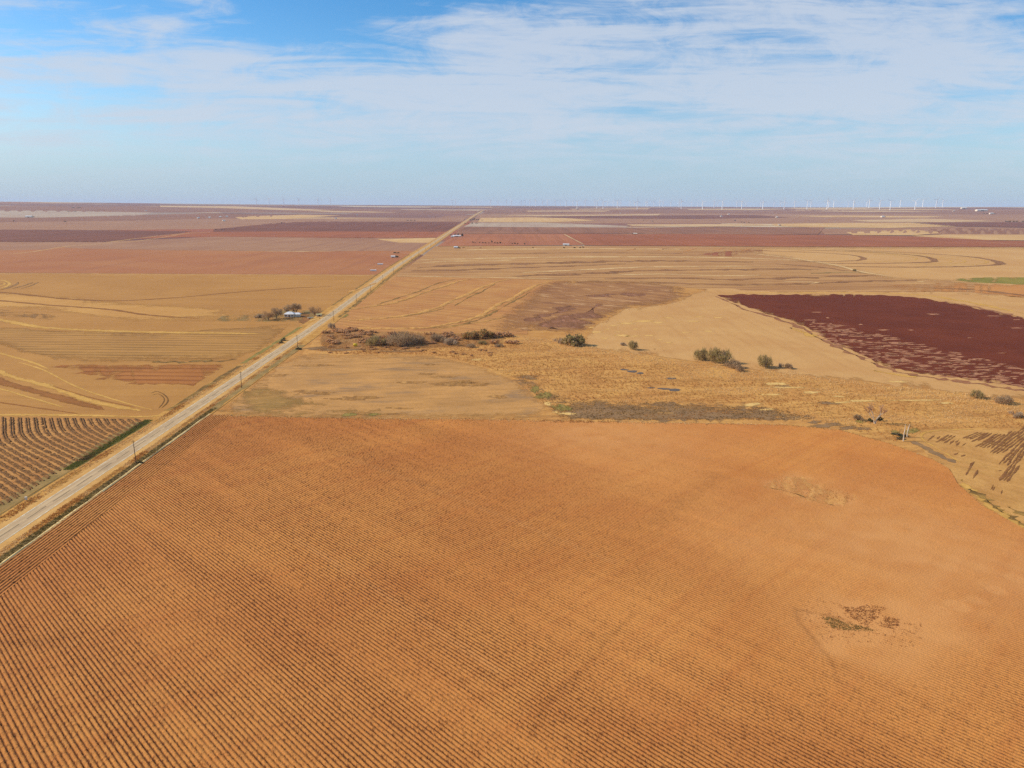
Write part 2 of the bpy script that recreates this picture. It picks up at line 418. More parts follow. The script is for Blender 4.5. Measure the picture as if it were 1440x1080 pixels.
# far bands first, then nearer ones
def far_fields():
    purple = field_mat('purple brown soil', S(150, 104, 88), S(164, 116, 94), blot=260, streak=(900, 30), speck=3)
    deep = field_mat('dark maroon soil', S(128, 80, 68), S(140, 88, 74), blot=260, streak=(900, 30), speck=3)
    red = field_mat('red clay soil', S(174, 106, 76), S(160, 96, 70), blot=200, streak=(900, 26), speck=3, streak_amt=0.35)
    pinkb = field_mat('pinkish brown soil', S(184, 126, 88), S(176, 114, 80), blot=260, streak=(900, 26), speck=2.5, streak_amt=0.35, streak_col=S(150, 100, 82))
    gray = field_mat('grey cotton stubble', S(178, 136, 112), S(168, 124, 102), blot=240, streak=(700, 22), speck=2.5, streak_amt=0.6, streak_col=S(150, 108, 98))
    pale = field_mat('pale dry stubble', S(220, 188, 150), S(206, 172, 136), blot=240, streak=(900, 30), speck=3, streak_amt=0.3, streak_col=S(180, 140, 110))
    tan = field_mat('tan straw stubble', S(222, 186, 138), S(210, 170, 122), blot=240, streak=(900, 24), speck=2.5, streak_amt=0.35, streak_col=S(180, 130, 85))
    silver = field_mat('silvery grey stubble', S(196, 178, 166), S(184, 160, 150), blot=300, streak=(900, 40), speck=3, streak_amt=0.4, streak_col=S(160, 130, 125))
    M.update(purple=purple, deep=deep, red=red, pinkb=pinkb, gray=gray, pale=pale, tan=tan, silver=silver)
    G = lambda *a, **k: ground_poly(*a, amp=k.pop('amp', 0.6), step=9, dense=18.0, **k)
    # left of the road
    G('far_field', [(-250, 291), (200, 290), (420, 293), (675, 296), (668, 301), (400, 299), (-250, 298)], 1, purple, 'far purple brown field strip left of the road end')
    G('far_field', [(-250, 296), (60, 296), (215, 299), (190, 304), (60, 306), (-250, 306.5)], 2, silver, 'far silvery grey stubble field on the left')
    G('far_field', [(-250, 305.5), (60, 306), (290, 300), (420, 303), (380, 306), (180, 311), (-250, 316)], 3, purple, 'far purple field below the silvery stubble on the left')
    G('far_field', [(225, 289.2), (330, 290), (430, 294), (470, 296), (400, 295.5), (300, 292.3), (225, 291)], 3, pale, 'thin pale stubble strip at the left skyline')
    G('far_field', [(420, 296), (520, 297.5), (560, 299), (470, 298.5)], 3, pale, 'thin cream stubble strip left of the road end')
    G('far_field', [(330, 305.5), (360, 303.8), (425, 302), (480, 303), (400, 308), (340, 308.5)], 4, tan, 'small tan stubble field far left of the road')
    G('far_field', [(-250, 316), (180, 310), (300, 307), (420, 308), (655, 306), (650, 312), (420, 313), (300, 322), (120, 324), (-250, 324)], 3, gray, 'far grey pink stubble band left of the road')
    G('far_field', [(300, 323), (390, 313), (440, 311.5), (655, 312), (640, 318), (628, 326), (300, 326)], 4, deep, 'dark maroon field left of the far road')
    G('far_field', [(-250, 323), (60, 323), (270, 325), (225, 333), (185, 336.5), (150, 340.5), (-250, 340.5)], 4, deep, 'dark purple field at the left edge')
    G('far_field', [(190, 336), (270, 326.5), (400, 325.5), (628, 326), (618, 334.5), (480, 335), (300, 332)], 5, red, 'red clay field left of the far road')
    G('far_field', [(150, 340), (300, 333), (480, 334.5), (618, 334), (604, 343), (400, 342), (100, 346)], 5, gray, 'grey stubble band crossing left of the road')
    G('far_field', [(530, 336.5), (616, 334.5), (606, 341.5), (560, 341.2)], 6, tan, 'small tan strip beside the far road on its left')
    G('far_field', [(-250, 340), (160, 340), (120, 346), (60, 352), (-250, 358)], 4, gray, 'grey brown stubble field at the left edge')
    G('far_field', [(95, 346), (300, 341), (604, 342), (590, 353), (400, 353), (240, 352), (90, 349)], 6, M['gray'], 'lilac grey stubble band left of the road')
    G('far_field', [(-250, 357), (60, 351), (95, 347), (240, 351.5), (420, 354), (592, 352), (552, 386.5), (300, 385.5), (-250, 382)], 5, pinkb, 'pinkish brown bare field left of the road')
    ribbons('field_track', [([(10, 358), (50, 353.5), (100, 346), (190, 339.5), (270, 327)], 7), ([(150, 341), (230, 331), (300, 326)], 10)], 7, M['tan'], 'pale field track running to the far left')
    # right of the road
    G('far_field', [(690, 293), (900, 294), (1250, 295.5), (1700, 297), (1700, 303), (1200, 301), (900, 300), (676, 301)], 1, purple, 'far purple field right of the road end')
    G('far_field', [(672, 301), (900, 300), (1200, 301), (1700, 303), (1700, 322), (1000, 314), (660, 314)], 1, gray, 'far grey pink field right of the road')
    for k, (pl, mt, lb) in enumerate([
        ([(740, 296.3), (860, 296), (850, 297.4), (742, 297.5)], pale, 'short cream strip under the turbines'),
        ([(800, 293.6), (915, 293), (910, 294.2), (805, 294.6)], pale, 'cream strip left below the turbine row'),
        ([(965, 294), (1055, 293.7), (1110, 294.3), (1060, 295.5), (970, 295)], pale, 'cream strip in the middle below the turbine row'),
        ([(1140, 297), (1230, 296.2), (1330, 298), (1200, 298)], pale, 'cream strip right below the turbine row'),
        ([(1110, 303.5), (1190, 303), (1330, 304.4), (1300, 306), (1160, 305.4)], tan, 'thin tan strip in front of the white farmhouse'),
        ([(1195, 309.8), (1300, 307.6), (1400, 311), (1330, 312.6), (1220, 312)], pale, 'pale strip below the distant farmhouse on the right'),
        ([(690, 303), (840, 302), (930, 301), (925, 303), (760, 304)], pale, 'thin pale strip right of the road end'),
        ([(690, 306), (840, 303.5), (1060, 302.4), (1110, 306), (980, 308), (840, 307), (700, 306.8)], deep, 'far dark purple strip right of the road'),
        ([(676, 306.6), (745, 305.6), (800, 307), (838, 310.5), (780, 312.6), (672, 312.2)], tan, 'bright tan field beside the road end'),
        ([(664, 313.4), (760, 313), (885, 318), (880, 320.2), (740, 319.8), (652, 319)], silver, 'pale pinkish stubble field beside the far farmstead'),
        ([(880, 315.6), (1060, 315), (1100, 317), (1000, 318.8), (890, 318)], pale, 'long thin pale strip beyond the red field'),
        ([(1085, 315), (1180, 313.8), (1290, 313.6), (1345, 318.6), (1250, 320.8), (1140, 319.8), (1090, 318)], tan, 'wide tan stubble field far right'),
        ([(1285, 313.2), (1440, 312.5), (1700, 312), (1700, 321), (1440, 320), (1345, 318.6)], deep, 'dark purple field at the far right edge'),
        ([(650, 319), (740, 319.6), (880, 320.2), (1020, 318.8), (1160, 320), (1150, 330), (1000, 330), (890, 328.5), (640, 329)], purple, 'brown field band beyond the red clay field'),
        ([(1150, 322), (1250, 321), (1345, 319), (1440, 321), (1700, 322), (1700, 332), (1300, 330), (1160, 330)], gray, 'grey stubble band far right'),
        ([(1280, 324), (1345, 321), (1440, 322), (1440, 330), (1330, 329.5)], purple, 'purple brown wedge far right'),
        ([(1190, 327), (1280, 323), (1330, 327), (1290, 331), (1200, 331)], tan, 'pale tan wedge far right'),
        ([(1280, 332), (1330, 330), (1440, 330.3), (1700, 331), (1700, 341), (1440, 338.5), (1360, 337.5)], tan, 'tan stubble field right of the red clay field'),
        ([(646, 329.5), (795, 329), (820, 345), (615, 346.5), (628, 338)], M['pinkb'] if False else field_mat('pink clay soil', S(176, 112, 84), S(186, 122, 90), blot=160, streak=(700, 18), speck=2.5, streak_amt=0.35), 'pinkish clay field right of the road with farm buildings'),
        ([(795, 329), (1000, 329.5), (1180, 331), (1290, 333), (1400, 338.5), (1700, 346), (1700, 348), (1080, 347), (822, 345.4)], red, 'red clay field crossing the right half'),
    ]):
        G('far_field', pl, 3 + k, mt, lb)
    ribbons('field_track', [([(793, 329.5), (805, 336), (822, 345)], 6), ([(860, 331), (905, 329.3), (1000, 329), (1090, 329.5)], 8), ([(1360, 339.5), (1440, 344), (1600, 349)], 7)], 27, M['pale'], 'pale tracks round the red clay field')
far_fields()

def mid_fields():
    ochre = field_mat('ochre stubble', S(196, 146, 86), S(186, 136, 78), blot=120, streak=(500, 7), streak_amt=0.30, streak_col=S(160, 112, 66), rows=(3.0, 0.18, 1.0), ang=math.radians(90), speck=1.4, speck_amt=0.3)
    ground_poly('stubble_field', [(-250, 383), (0, 384), (300, 385.5), (552, 386.5), (505, 425), (455, 458), (412, 492), (315, 535), (232, 580), (222, 589), (0, 588), (-250, 588)], 4, ochre, 'broad ochre stubble field left of the road', amp=0.5)
    ribbons('field_track', [([(-150, 383.4), (0, 384.6), (200, 385.6), (380, 386.6), (548, 387.4)], 5)], 6, M['tan'], 'straight pale track along the far edge of the ochre field')
    stripey = field_mat('striped olive stubble', S(194, 146, 86), S(180, 134, 80), dark=S(140, 104, 62), blot=90, streak=(300, 10), streak_amt=0.35, streak_col=S(150, 116, 66), rows=(9.0, 0.75, 2.5), ang=math.radians(91), speck=1.4, speck_amt=0.3)
    ground_poly('stubble_field', [(-250, 452), (0, 460), (100, 466), (230, 468), (410, 456), (376, 487), (330, 506), (215, 509), (100, 509), (33, 498), (0, 485), (-250, 470)], 5, stripey, 'olive striped stubble in the ochre field', soft=14, amp=1.5)
    redb = field_mat('red striped soil', S(184, 124, 70), S(168, 108, 60), dark=S(134, 80, 44), blot=60, streak=(300, 8), streak_amt=0.4, rows=(10.0, 0.75, 2.0), ang=math.radians(91), speck=1.2, speck_amt=0.3)
    ground_poly('ploughed_field', [(64, 516), (100, 513.5), (217, 513.5), (323, 511.5), (300, 526), (272, 543), (240, 540), (172, 541), (190, 537), (132, 533), (150, 529), (104, 525), (120, 521)], 6, redb, 'red brown striped bare soil beside the road', soft=4, amp=1.2)
    palest = field_mat('pale straw stubble', S(214, 166, 100), S(200, 150, 88), blot=80, streak=(500, 6), streak_amt=0.3, streak_col=S(176, 126, 74), ang=math.radians(84), speck=1.4, speck_amt=0.25)
    ground_poly('stubble_field', [(-250, 398), (0, 411), (70, 415), (180, 426), (330, 436), (420, 444), (330, 452), (180, 452), (60, 436), (-250, 425)], 5, palest, 'pale straw sweep across the ochre field', soft=25, amp=0.8)
    greyp = field_mat('grey olive stubble', S(166, 126, 84), S(150, 114, 78), blot=40, streak=(200, 4), streak_amt=0.5, ang=math.radians(84), speck=1.2)
    ground_poly('stubble_field', [(-250, 430), (0, 436), (45, 439), (90, 446), (70, 450), (0, 444), (-250, 440)], 6, greyp, 'grey olive patch at the left edge of the ochre field', soft=20, amp=1.5)
    pal, brn, wht = M['tan'], field_mat('brown harvest line', S(160, 110, 62), S(146, 98, 56), blot=20, streak=(60, 3), speck=1.2), M['pale']
    M['brn'] = brn
    yel = field_mat('yellow straw line', S(222, 176, 100), S(206, 160, 88), blot=20, streak=(60, 3), streak_amt=0.3, speck=1.2); M['yel'] = yel
    ribbons('harvest_lines', [([(-100, 404), (0, 411), (40, 415), (100, 421), (167, 423), (250, 418.5), (333, 411), (417, 405), (467, 403)], 7), ([(-100, 416), (0, 423), (67, 429), (150, 435), (207, 443), (280, 448)], 6),
        ([(-100, 397), (0, 400), (8, 396)], 6)], 7, brn, 'thin brown sweeping harvest lines in the ochre field', rag=0.12)
    ribbons('harvest_lines', [([(-100, 440), (0, 450), (20, 454), (57, 460), (100, 463.5), (167, 466), (233, 467.5), (300, 468.5), (370, 469.5)], 9), ([(-100, 470), (0, 523), (67, 543), (133, 565), (200, 578)], 5), ([(-60, 535), (0, 547), (45, 560), (90, 573)], 2.2),
        ([(20, 508), (60, 520), (110, 545), (170, 565), (215, 577)], 1.6), ([(-60, 480), (0, 497), (40, 508), (70, 520)], 3)], 7, yel, 'yellow straw lines curving through the ochre field', rag=0.15)
    ribbons('harvest_lines', [([(-90, 500), (0, 536), (67, 555), (110, 567), (147, 576)], 7), ([(70, 542), (130, 560), (190, 573)], 1.2), ([(-40, 560), (40, 572), (110, 582)], 1.5)], 8, field_mat('dark brown soil line', S(166, 112, 62), S(158, 104, 56), blot=20, streak=(60, 3), ang=math.radians(60), rag=(1.5, 14)), 'dark brown sweep in the lower left field', rag=0.12)
    dk = field_mat('dark tyre track', S(122, 88, 48), S(136, 98, 56), blot=10, streak=(20, 2))
    ribbons('tyre_track', [([(213, 553), (220, 550.5), (226, 552.5), (233, 557), (236.5, 563), (233, 569), (226, 575)], 0.8), ([(214, 556), (222, 554), (229, 558), (231, 563), (228, 569), (222, 575)], 0.6)], 9, dk, 'dark S shaped wheel track in the field corner', rag=0.15)
    ribbons('harvest_lines', [([(-30, 395), (0, 394), (11, 397), (13.5, 399.5), (7, 404), (-20, 408)], 5), ([(-30, 398.5), (0, 397.6), (7, 399.5), (0, 402), (-20, 404)], 4)], 8, yel, 'pale nested harvest loops at the left edge', rag=0.2)
    ribbons('harvest_lines', [([(0, 408), (18, 402.5), (26, 397)], 5), ([(18, 406), (36, 401), (46, 397)], 4), ([(30, 406), (46, 401), (54, 397)], 3)], 8, greyp, 'grey chevron harvest marks beside the pale loops', rag=0.3)
    weed = field_mat('weedy dark line', S(120, 92, 56), S(176, 140, 80), blot=6, streak=(12, 3), streak_col=S(76, 62, 40), speck=1.0); M['weed'] = weed
    ribbons('weed_strip', [([(213, 509.5), (240, 509), (262, 510.5)], 4), ([(265, 509.5), (285, 507.5), (310, 508), (330, 505)], 5)], 8, weed, 'dark weedy strip above the red soil', rag=0.6)
    olive = field_mat('olive weeds', S(178, 146, 98), S(146, 124, 80), blot=14, streak=(30, 5), speck=1.0, speck_amt=0.45); M['olive'] = olive
    ground_poly('farmyard', [(303, 450), (312, 445), (335, 443), (370, 441), (400, 437), (445, 437), (470, 436), (452, 448), (432, 460), (420, 452), (375, 452), (306, 451.5)], 6, olive, 'weedy olive farmyard around the white roofed house', soft=5, amp=1.0)
    ground_poly('farmyard', [(398, 441), (425, 441), (462, 437.5), (450, 449), (430, 457), (405, 450)], 7, field_mat('farmyard dirt', S(166, 116, 72), S(140, 96, 62), blot=8, streak=(20, 4)), 'bare brown dirt yard in front of the farmhouse', soft=8, amp=1.0)
    # ---- right of the road
    strp = field_mat('contour stubble', S(206, 162, 112), S(196, 150, 104), dark=S(150, 104, 70), blot=160, streak=(420, 12), streak_amt=0.85, streak_col=S(158, 112, 76), rows=(26.0, 0.6, 12), ang=math.radians(86), speck=1.8, speck_amt=0.35)
    ground_poly('stubble_field', [(556, 389), (612, 346.5), (700, 346), (900, 346), (1080, 347), (1700, 348), (1700, 440), (1440, 425), (1330, 413), (1080, 413), (1000, 408), (900, 398), (720, 392)], 4, strp, 'wide contour striped tan stubble field right of the road', amp=0.6)
    smooth = field_mat('smooth straw', S(214, 172, 120), S(206, 160, 108), blot=150, streak=(500, 9), streak_amt=0.25, streak_col=S(180, 130, 82), ang=math.radians(92), speck=1.8, speck_amt=0.25)
    ground_poly('stubble_field', [(1010, 349), (1200, 347.5), (1700, 348.5), (1700, 440), (1440, 424), (1380, 402), (1330, 396), (1240, 392), (1180, 377), (1120, 366), (1060, 356)], 5, smooth, 'smooth straw stubble with oval harvest loops on the right', soft=60, amp=1.2)
    orng = field_mat('orange fallow', S(206, 146, 88), S(198, 134, 80), blot=90, streak=(300, 10), streak_amt=0.3, streak_col=S(176, 120, 76), ang=math.radians(92), speck=1.8)
    ground_poly('fallow_field', [(1330, 398), (1440, 401), (1700, 408), (1700, 432), (1440, 419), (1360, 411), (1280, 410), (1240, 402)], 6, orng, 'orange fallow strip at the right edge', soft=20, amp=1.5)
    ground_poly('fallow_field', [(1010, 354), (1050, 351), (1085, 352), (1040, 357), (1030, 361), (980, 358)], 6, M['red'], 'small orange red bare patch in the striped field', soft=20, amp=1.0)
    green = field_mat('green winter wheat', S(150, 140, 66), S(134, 130, 60), blot=60, streak=(200, 9), streak_amt=0.4, streak_col=S(170, 140, 76), speck=1.5); M['green'] = green
    ground_poly('wheat_field', [(1340, 392.5), (1380, 390.5), (1440, 390), (1700, 389), (1700, 405), (1440, 400.3), (1375, 397.6), (1345, 395)], 7, green, 'green winter wheat strip at the right edge', soft=4, amp=0.8)
    ribbons('wheat_strip', [([(1140, 384.6), (1190, 382.8), (1225, 384.5)], 14)], 8, M['olive'], 'faint green line in the striped stubble', rag=0.3)
    wht2 = field_mat('chalky straw line', S(232, 200, 156), S(222, 186, 138), blot=60, streak=(200, 8), streak_amt=0.4, streak_col=S(190, 150, 110), speck=2)
    ribbons('stubble_bands', [([(592, 365.5), (650, 364), (720, 363), (820, 361.5), (1000, 362), (1120, 366)], 26), ([(588, 369.5), (650, 367.5), (720, 366)], 18), ([(560, 388.6), (640, 389.5), (720, 391), (790, 392)], 9),
        ([(720, 384.5), (780, 381.5), (820, 379.5), (900, 376), (1000, 375), (1080, 374.5)], 14), ([(860, 386.5), (940, 385.5), (1010, 388), (1070, 387)], 10), ([(640, 352), (720, 350.5), (850, 350), (960, 350.5)], 30),
        ([(1060, 357), (1120, 364), (1180, 374), (1215, 383), (1260, 390)], 10), ([(1100, 396), (1150, 397), (1130, 400)], 8), ([(1288, 396), (1302, 396.5)], 8)], 9, wht2, 'chalky pale harvest bands right of the road', rag=0.35, step=12)
    brn2 = field_mat('brown harvest band', S(146, 104, 74), S(168, 122, 86), blot=60, streak=(200, 8), streak_amt=0.5, speck=1.6, speck_amt=0.45)
    ribbons('stubble_bands', [([(585, 377), (640, 373.5), (720, 371.5), (830, 368.5), (940, 367), (1060, 368.5)], 34), ([(578, 381), (640, 380), (720, 377), (800, 374), (880, 371)], 20), ([(720, 388.5), (820, 385), (920, 380.5), (1040, 379), (1150, 379)], 22),
        ([(850, 392), (940, 391), (1040, 393), (1150, 390), (1230, 387)], 20), ([(900, 396), (1000, 400), (1100, 400), (1200, 396), (1290, 394)], 16), ([(700, 357), (820, 355.5), (960, 356.5)], 18), ([(1090, 371), (1150, 375.5), (1190, 381)], 14),
        ([(1290, 404), (1370, 408), (1440, 416), (1520, 425)], 14)], 8, brn2, 'brown harvest bands sweeping across the striped field', rag=0.45, step=12)
    ribbons('harvest_loop', [([(1060, 352.5), (1140, 355), (1195, 358.5), (1215, 363), (1205, 366.5), (1150, 368), (1110, 367)], 12), ([(1100, 351), (1210, 354), (1290, 359.5), (1315, 366), (1300, 369), (1230, 370.5), (1150, 370.5)], 14),
        ([(1160, 350.5), (1290, 356), (1370, 362), (1406, 369), (1395, 373), (1330, 375.5), (1230, 375.5), (1170, 374)], 17)], 9, brn2, 'brown oval harvest loops in the straw field', rag=0.2)
    ribbons('harvest_loop', [([(1180, 351.5), (1290, 357.6), (1360, 363), (1388, 368.5), (1370, 372), (1300, 373)], 6), ([(1190, 353.5), (1280, 359), (1340, 364), (1358, 368), (1340, 371), (1280, 372)], 6), ([(1220, 357), (1290, 361.5), (1332, 365.5), (1335, 369), (1290, 371)], 5),
        ([(1150, 352), (1220, 355.5), (1265, 359), (1290, 364), (1270, 367), (1200, 369)], 5)], 9, yel, 'pale oval harvest loops between the brown ones', rag=0.2)
    ribbons('harvest_lines', [([(880 + 40 * i, 353 + (i % 3)), (900 + 40 * i, 348.5)], 8) for i in range(5)], 9, orng, 'short slanting marks below the red field', rag=0.3)
    # terrace field
    terr = field_mat('terraced fallow', S(204, 152, 96), S(194, 138, 88), dark=S(150, 98, 60), blot=40, streak=(120, 6), streak_amt=0.75, streak_col=S(160, 110, 72), ang=math.radians(-62), speck=1.4, speck_amt=0.35)
    ground_poly('fallow_field', [(460, 468), (470, 456), (497, 432), (556, 389), (720, 391.5), (800, 396), (760, 425), (740, 450), (742, 470), (690, 472), (600, 466)], 5, terr, 'orange fallow field with curving terraces beside the road', amp=0.8)
    purp = field_mat('purple stubble', S(182, 134, 90), S(166, 118, 80), dark=S(122, 84, 62), blot=40, streak=(110, 9), streak_amt=0.55, streak_col=S(112, 72, 64), ang=math.radians(-48), speck=1.5, speck_amt=0.5, patch=(S(204, 156, 104), (16, 46), 0.54, 0.1))
    ground_poly('stubble_field', [(686, 458), (725, 430), (752, 406), (778, 395), (840, 394), (905, 397), (960, 404), (974, 416), (940, 428), (880, 434), (852, 450), (822, 469), (760, 466), (692, 467)], 6, purp, 'purple brown stubble field with straw streaks', soft=45, amp=2.0)
    ribbons('stubble_patch', [([(770, 462), (800, 452), (825, 440), (840, 428)], 26), ([(835, 418), (870, 414), (905, 416)], 18), ([(740, 452), (775, 442), (800, 430)], 14)], 7, field_mat('dark purple soil', S(140, 96, 74), S(154, 108, 80), blot=14, streak=(40, 6), speck=1.3, speck_amt=0.5, patch=(S(170, 118, 88), (6, 20), 0.5, 0.15)), 'dark purple bare patches in the purple stubble', rag=0.7)
    straw = field_mat('straw terrace', S(222, 172, 104), S(206, 154, 92), dark=S(150, 104, 66), blot=12, streak=(40, 3), streak_amt=0.4, speck=1.2, speck_amt=0.4); M['straw'] = straw
    ribbons('grass_terrace', [([(484, 437), (505, 433.5), (522, 431), (555, 425.5), (588, 414.5), (621, 403.5), (646, 395.5), (664, 392.5)], 6.5), ([(478, 452), (513, 449.2), (547, 447), (580, 442), (613, 433), (630, 425), (655, 415), (680, 403.5), (705, 395), (722, 392.5)], 7),
        ([(482, 457), (505, 461.5), (590, 461.5), (630, 456), (663, 448.5), (683, 440), (700, 428.5), (720, 420.5), (735, 410.5), (752, 402.5), (776, 394.5)], 8), ([(616, 463), (650, 457), (690, 450.5), (715, 444)], 3), ([(490, 411), (512, 405), (530, 397)], 5)], 8, straw, 'pale grassy terraces curving through the fallow field', rag=0.35, hump=0.35, step=5)
    ribbons('grass_terrace', [([(530, 428.5), (563, 418), (588, 410), (613, 399.5), (640, 393)], 3), ([(566, 445.5), (600, 440), (624, 433.5)], 2.5), ([(640, 430), (660, 418), (682, 408), (695, 400)], 3), ([(596, 462.5), (640, 458), (672, 450), (700, 436), (726, 422), (745, 411)], 3)], 9, M['weed'], 'dark weedy lines along the terraces', rag=0.6, step=5)
    # tan flat, maroon field, straw rim
    tanf = field_mat('bare tan flat', S(212, 168, 116), S(204, 157, 106), blot=50, streak=(120, 6), streak_amt=0.25, streak_col=S(180, 130, 82), speck=1.4, speck_amt=0.22)
    ground_poly('fallow_field', [(818, 487), (824, 468), (850, 450), (880, 434), (940, 428), (975, 412), (1000, 405), (1085, 410), (1330, 411), (1440, 418), (1700, 440), (1700, 600), (1440, 562), (1300, 547), (1180, 533), (1060, 521), (985, 511), (900, 498)], 6, tanf, 'smooth tan fallow field below the maroon field', amp=2.0, soft=7)
    blobs('sand_patches', [(840, 467, 9, 1.2), (855, 463, 6, 0.9), (880, 455, 12, 1.3), (905, 452, 16, 1.6), (925, 454, 8, 1), (862, 458, 6, 0.8), (873, 472, 14, 1.4), (890, 473, 9, 1), (912, 472, 8, 1), (940, 482, 7, 0.8), (850, 476, 5, 0.8), (893, 463, 5, 0.8), (868, 467, 7, .9), (963, 468, 8, .9), (995, 466, 6, .8), (940, 447, 7, .9), (975, 452, 9, .9), (985, 445, 8, .8), (1010, 447, 6, .8), (928, 478, 6, .8), (884, 480, 5, .8), (832, 461, 6, .8)], 8, field_mat('pale sand', S(232, 190, 124), S(222, 178, 112), blot=6, streak=(10, 3), streak_amt=0.2), 'pale sandy patches scattered on the tan field')
    maroon = field_mat('maroon soil', S(110, 50, 26), S(120, 57, 32), dark=S(74, 32, 18), blot=40, streak=(90, 4), streak_amt=0.35, streak_col=S(90, 36, 32), ang=math.radians(-60), speck=1.2, speck_amt=0.4)
    mar_poly = [(1008, 415.5), (1045, 414), (1090, 414.5), (1180, 414), (1250, 415.5), (1300, 420), (1350, 429), (1440, 448), (1700, 500), (1700, 600), (1440, 545), (1390, 538), (1340, 531), (1290, 525), (1250, 517), (1205, 497), (1190, 490), (1165, 480), (1150, 470), (1115, 452), (1080, 442), (1040, 428)]
    ground_poly('ploughed_field', mar_poly, 8, maroon, 'dark maroon ploughed field on the right', soft=5, amp=1.6, step=7)
    stk = []
    R2 = random.Random(5)
    while len(stk) < 420:
        px = R2.uniform(1130, 1560); py = R2.uniform(430, 545)
        if not inside(mar_poly, px, py): continue
        # thicker towards the lower right
        edge = 452 + (px - 1130) * 0.235
        if py < edge - 6 and R2.random() > 0.012: continue
        stk.append((px, py, R2.uniform(2, 12), R2.uniform(0.3, 0.9)))
    blobs('straw_streaks', stk, 10, field_mat('bleached straw', S(204, 152, 122), S(180, 122, 98), blot=5, streak=(12, 2), streak_amt=0.5, streak_col=S(130, 70, 56), speck=0.8, speck_amt=0.5), 'bleached straw streaks in the lower maroon field')
    ribbons('field_margin', [([(1008, 417), (1050, 436), (1095, 449), (1130, 463), (1160, 481), (1190, 493), (1215, 506), (1255, 521), (1300, 530), (1360, 538), (1440, 550)], 4.5), ([(1330, 424), (1370, 432), (1440, 447)], 5)], 9, field_mat('purple straw margin', S(176, 126, 92), S(150, 96, 74), blot=8, streak=(20, 3), speck=1), 'ragged straw margin of the maroon field', rag=0.9)
    ribbons('field_margin', [([(1010, 412.3), (1090, 412), (1200, 412), (1280, 414), (1340, 421), (1440, 441)], 9)], 9, M['yel'], 'straw rim above the maroon field', rag=0.3)
    ribbons('field_margin', [([(1110, 461), (1130, 469), (1150, 475)], 7), ([(1230, 521), (1260, 527), (1290, 530)], 4)], 9, M['yel'], 'pale straw corners below the maroon field', rag=0.6)
mid_fields()

